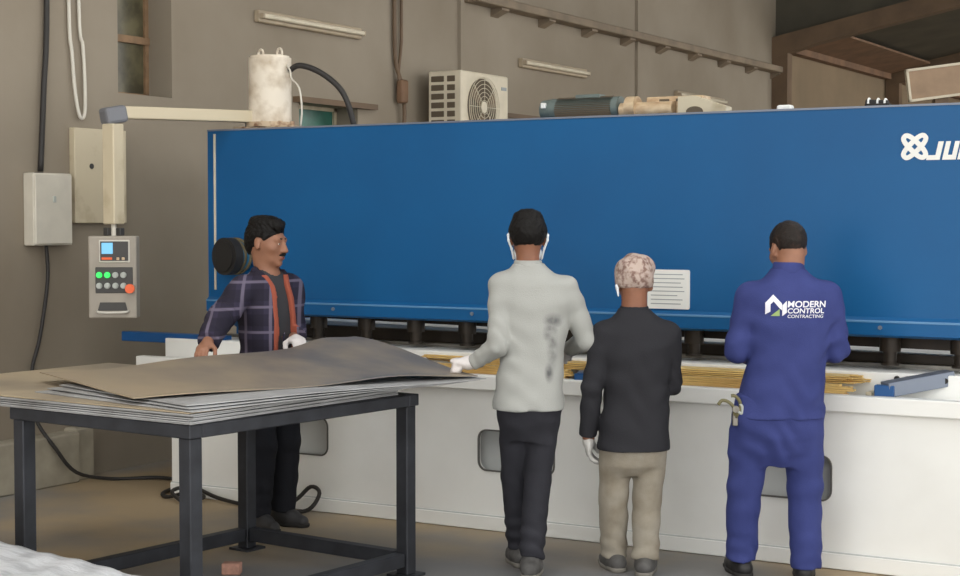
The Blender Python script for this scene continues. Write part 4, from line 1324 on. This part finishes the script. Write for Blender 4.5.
f = Field(); hand(f, arms[1][2], (-.15, 1, -.1), (0, -.1, -1), (-1, -.1, 0), .98, .35, fat=.0028)
obj('glove', f.build(.006), p, GLOVEG)

# ---- the man in blue overalls
p = person('person from behind in blue overalls with a white printed logo on the back', (-2.511, 7.108, 0), YAW)
H = Head((.040, .045, 1.545), yaw=.30, pitch=-.34)
torso = [(.765, -.004, 0, .205, .148), (.85, .004, 0, .196, .146), (.95, .018, 0, .186, .142), (1.05, .030, 0, .184, .140), (1.2, .036, -.012, .200, .138), (1.30, .038, -.02, .204, .126), (1.37, .038, -.018, .176, .104), (1.42, .036, -.010, .112, .084), (1.455, .036, -.004, .074, .070)]
arms = [((-.140, -.015, 1.325), (-.192, -.005, 1.085), (-.085, .215, 1.035)), ((.210, -.015, 1.325), (.258, .0, 1.085), (.165, .22, 1.035))]
legs = [((-.105, .0, .80), (-.155, .04, .43), (-.158, .10, .09)), ((.100, .0, .80), (.128, .03, .43), (.127, -.01, .055))]
f = body_field(H, torso, arms, legs, (.036, -.004, 1.42), nr=.060)
hand(f, arms[0][2], (.25, 1, -.3), (0, -.3, -1), (1, -.2, 0), 1.0, .45)
hand(f, arms[1][2], (-.25, 1, -.3), (0, -.3, -1), (-1, -.2, 0), 1.0, .45)
obj('body', f.build(.006), p, SKL)
f = top_field(torso, arms, .072, .050, .066)
f.cut(wrinkle(.0035, (12, 8, 19), 1.2)); f.cut(bunch((-.18, 0, 1.12), .12, .008, 60)); f.cut(bunch((.27, 0, 1.12), .12, .008, 60)); f.cut(bunch((.02, -.12, .86), .16, .005, 42, (.5, 0, 1)))
jm = f.build(.007)
jk = obj('overall_jacket', jm, p, COVER)
f = Field(); f.cap((.036, -.006, 1.435), (.036, .002, 1.475), .080, .070, .01)
f.cut(lambda F, X, Y, Z: np.maximum(F, np.maximum(Z - 1.486, 1.42 - Z) + 0 * X + 0 * Y))
obj('collar', f.build(.006), jk, COVER)
f = trousers_field([(.54, -.01, 0, .09, .06), (.60, -.01, 0, .14, .10), (.68, -.008, 0, .185, .130), (.78, -.006, 0, .200, .142), (.86, 0, 0, .185, .13)], legs, .108, .080, .072)
f.cap((-.206, .01, .70), (-.206, .015, .60), .026, .032, .03)
f.cut(wrinkle(.004, (12, 8, 20), .2)); f.cut(bunch((-.155, .1, .12), .12, .004, 75, (.3, .2, 1))); f.cut(bunch((.127, 0, .10), .12, .004, 75, (-.3, .2, 1))); f.cut(bunch((-.05, -.08, .66), .14, .006, 55, (.7, 0, 1)))
f.cut(zmin(.012))
tm = f.build(.007)
tr = obj('overall_trousers', tm, p, COVER)
shoe(p, (-.158, .12, .09), (-.15, 1, 0), .28, SHOEB, SOLEB); shoe(p, (.127, .03, .06), (.2, 1, 0), .28, SHOEB, SOLEB)
add_hair(p, H, HAIRB, (-.022, .5), noise=.0018)
# printed mark on the back
bvh = BVHTree.FromPolygons([v.co.copy() for v in jm.vertices], [tuple(q.vertices) for q in jm.polygons])
def on_back(x, z_, lift):
    h_ = bvh.ray_cast(Vector((x, -1, z_)), Vector((0, 1, 0)))
    return (h_[0].y if h_[0] else -.12) - lift
def uv(u, v):
    return ((740 + u / 8.23 - 785.5) / 214 * 1.0, 1.68 - (270 + v / 8.23 - 220) / 214)
def decal(polys, name, m, cuts=3, lift=.004):
    b = bmesh.new()
    for P in polys:
        b.faces.new([b.verts.new((q[0], 0, q[1])) for q in P])
    bmesh.ops.triangulate(b, faces=b.faces[:])
    bmesh.ops.subdivide_edges(b, edges=b.edges[:], cuts=cuts, use_grid_fill=True)
    bmesh.ops.triangulate(b, faces=b.faces[:])
    for v in b.verts:
        v.co.y = on_back(v.co.x, v.co.z, lift)
    me = bpy.data.meshes.new('mesh'); b.to_mesh(me); b.free()
    return obj(name, me, jk, m)
PRW = mat('print_white', (228, 228, 236), .7)
PRG = mat('print_green', (150, 176, 110), .7)
decal([[uv(*q) for q in P] for P in ([(210, 345), (210, 252), (275, 186), (275, 240), (250, 264), (250, 322)], [(275, 186), (340, 258), (340, 312), (318, 292), (275, 240)], [(342, 358), (342, 272), (378, 236), (378, 330)])], 'back_logo', PRW)
decal([[uv(*q) for q in P] for P in ([(252, 357), (322, 357), (322, 300)],)], 'back_logo_corner', PRG)
def text_decal(s_, u0, u1, v0, v1, bold, slant):
    cu = bpy.data.curves.new('t', 'FONT'); cu.body = s_; cu.offset = bold; cu.shear = slant
    to = bpy.data.objects.new('t', cu); COL.objects.link(to)
    dg = bpy.context.evaluated_depsgraph_get()
    me = bpy.data.meshes.new_from_object(to.evaluated_get(dg))
    bpy.data.objects.remove(to); bpy.data.curves.remove(cu)
    xs = [v.co.x for v in me.vertices]; ys = [v.co.y for v in me.vertices]
    a, c = min(xs), max(xs); d, e = min(ys), max(ys)
    for v in me.vertices:
        u = u0 + (v.co.x - a) / (c - a) * (u1 - u0); w_ = v1 - (v.co.y - d) / (e - d) * (v1 - v0)
        x, z_ = uv(u, w_)
        v.co = (x, on_back(x, z_, .004), z_)
    me.update()
    return obj('back_text', me, jk, PRW)
text_decal('MODERN', 384, 702, 236, 288, .022, .1)
text_decal('CONTROL', 384, 684, 294, 336, .022, .1)
text_decal('CONTRACTING', 384, 676, 346, 372, .008, .1)

# pliers sticking out of the hip pocket
t = thing('pliers', 'worn pliers hanging from the hip pocket of the blue overalls', 'pliers', tuple(Vector((-2.511, 7.108, 0)) + Matrix.Rotation(YAW, 3, 'Z') @ Vector((-.217, -.06, .80))), YAW)
b = bmesh.new(); a_tube(b, [(0, 0, -.02), (-.008, -.01, .02), (-.035, -.015, .045), (-.062, -.015, .05), (-.078, -.012, .03)], .008, 8); obj('handle', finish(b, True), t, M['oldyellow'])
b = bmesh.new(); a_tube(b, [(.005, 0, -.03), (.022, -.012, .01), (.02, -.016, .045), (.0, -.016, .07), (-.02, -.014, .072)], .008, 8); obj('handle', finish(b, True), t, M['oldyellow'])
b = bmesh.new(); a_cyl(b, (.002, .004, .01), (.002, -.022, .01), .016, n=16); a_box(b, (-.012, -.006, -.07), (.016, .006, .0), .004); obj('jaws', finish(b, True, 40), t, M['steel'])
b = bmesh.new(); a_tube(b, [(.012, -.012, .0), (.03, -.018, -.01), (.032, -.018, .02), (.02, -.016, .035)], .007, 8); obj('grip_end', finish(b, True), t, M['knobgrey'])

# ---- the man in the open plaid shirt
p = person('person with black hair in open plaid overshirt standing behind the table', (-5.36, 6.95, 0), math.radians(-99.9))
H = Head((.012, .006, 1.558), yaw=.30, pitch=-.12, s=1.05)
torso = [(.80, 0, .012, .165, .125), (.9, 0, .012, .160, .124), (1.0, 0, .014, .160, .124), (1.15, 0, .010, .174, .126), (1.26, 0, .0, .182, .118), (1.335, 0, -.006, .160, .096), (1.38, 0, -.004, .108, .076), (1.412, 0, 0, .070, .064)]
arms = [((.170, -.006, 1.315), (.395, .062, 1.165), (.585, .185, 1.060)), ((-.158, -.006, 1.310), (-.170, .015, 1.045), (.03, .235, 1.045))]
legs = [((.085, .0, .84), (.085, .04, .46), (.090, .0, .085)), ((-.085, .0, .84), (-.090, .04, .46), (-.095, .0, .085))]
f = body_field(H, torso, arms, legs, (0, -.004, 1.38), nr=.056)
HR = (arms[0][2], (.80, .42, -.42), (-.25, -.1, -.9), (-.4, .9, 0), 1.0, .30)
HL = (arms[1][2], (.45, .85, -.05), (0, 0, -1), (.6, -.8, 0), 1.0, .40)
hand(f, *HR); hand(f, *HL)
obj('body', f.build(.0055), p, SKL)
f = Field(); f.loft([(a, b_, c, d - .006, e - .004) for a, b_, c, d, e in torso], .03)
f.cut(wrinkle(.002, (12, 8, 20), .4)); f.cut(lambda F, X, Y, Z: np.maximum(F, .066 - np.sqrt(X ** 2 + (Y - .02) ** 2 + (Z - 1.43) ** 2)))
obj('tee_shirt', f.build(.007), p, TEE)
def shirt_field(g=0.0):
    f = top_field(torso, arms, .064, .048, .058, grow=.014 + g)
    f.cut(wrinkle(.004, (12, 8, 19), 2.2)); f.cut(bunch(arms[0][1], .13, .008, 70, (.8, .3, -.5)))
    return f
def front(lo, hi):
    def c(F, X, Y, Z):
        d = np.abs(X - .012 + 0 * Z)
        return d - hi, d - lo
    return c
f = shirt_field()
def open_cut(F, X, Y, Z):
    w_ = .048 + np.clip(1.30 - Z, 0, .6) * .03 - np.clip(Z - 1.33, 0, .1) * -.3
    gap = np.maximum(np.abs(X - .010) - w_, .02 - Y)
    return np.maximum(F, -gap)
f.cut(open_cut)
f.cut(lambda F, X, Y, Z: np.maximum(F, .070 - np.sqrt(X ** 2 + (Y - .012) ** 2 + (Z - 1.445) ** 2)))
sw = obj('plaid_overshirt', f.build(.007), p, PLAID)
f = shirt_field(.004)
def lin_cut(F, X, Y, Z):
    w_ = .045 + np.clip(1.30 - Z, 0, .6) * .03 + np.clip(Z - 1.33, 0, .1) * .3
    d = np.abs(X - .010)
    return np.maximum(np.maximum(F, np.maximum(w_ - d, d - w_ - .030)), np.maximum(np.maximum(.05 - Y, Y - .175), np.maximum(Z - 1.385, .80 - Z)))
f.cut(lin_cut)
obj('lining', f.build(.007), sw, LINING)['label'] = 'orange lining turned out along the open front'
f = Field()
for s_ in (-1, 1):
    f.cap((s_ * .02, -.074, 1.412), (s_ * .078, -.02, 1.405), .019, .019, .02); f.cap((s_ * .078, -.02, 1.405), (s_ * .085, .06, 1.355), .019, .015, .02)
obj('collar', f.build(.006), sw, PLAID)
f = trousers_field([(.62, 0, 0, .10, .06), (.70, 0, 0, .14, .10), (.80, 0, 0, .158, .118), (.92, 0, 0, .150, .115)], legs, .092, .078, .070)
f.cut(wrinkle(.0035, (13, 8, 22), .9)); f.cut(bunch((.09, 0, .13), .12, .006, 80))
obj('trousers', f.build(.007), p, NAVYC)
b = bmesh.new(); a_box(b, (-.03, .122, .93), (.03, .142, .97), .006)
obj('belt_buckle', finish(b), p, M['steel'])
shoe(p, legs[0][2], (.1, 1, 0), .28, SHOED, SOLEB); shoe(p, legs[1][2], (-.1, 1, 0), .28, SHOED, SOLEB)
add_hair(p, H, HAIR, (-.006, .80), [((0, .030, .102), (.060, .058, .030)), ((.02, .052, .088), (.034, .034, .024)), ((0, -.03, .102), (.070, .080, .034)), ((0, -.080, .000), (.064, .042, .080)), ((.070, .024, .016), (.012, .014, .040)), ((-.070, .024, .016), (.012, .014, .040))], noise=.003, back=-.098)
for s_ in (-1, 1):
    f = Field(); H.cap(f, (s_ * .016, .092, .030), (s_ * .046, .080, .030), .005, .0035)
    obj('eyebrow', f.build(.004), p, HAIR)
    f = Field(); H.ell(f, (s_ * .031, .0815, .004), (.0125, .0125, .008))
    e_ = obj('eye', f.build(.004), p, EYE)
    f = Field(); H.ell(f, (s_ * .033, .0905, .004), (.0055, .004, .0055))
    obj('iris', f.build(.003), e_, IRIS)
f = Field(); H.cap(f, (-.026, .096, -.054), (0, .108, -.049), .0045, .006); H.cap(f, (.026, .096, -.054), (0, .108, -.049), .0045, .006)
obj('moustache', f.build(.004), p, HAIR)
f = Field(); H.ell(f, (0, .097, -.0685), (.024, .0095, .008))
obj('mouth', f.build(.004), p, LIP)
f = Field(); hand(f, *HL, fat=.0028); obj('glove', f.build(.0045), p, GLOVEW)['label'] = 'pale work glove on the far hand'

# ------------------------------------------------------------------ light
w = bpy.data.worlds.new('World'); scene.world = w; w.use_nodes = True
w.node_tree.nodes['Background'].inputs['Color'].default_value = (1.0, .995, .97, 1)
w.node_tree.nodes['Background'].inputs['Strength'].default_value = 1.0
scene.view_settings.view_transform = 'Standard'
scene.view_settings.look = 'None'
scene.view_settings.exposure = 1.6
scene.view_settings.gamma = 1
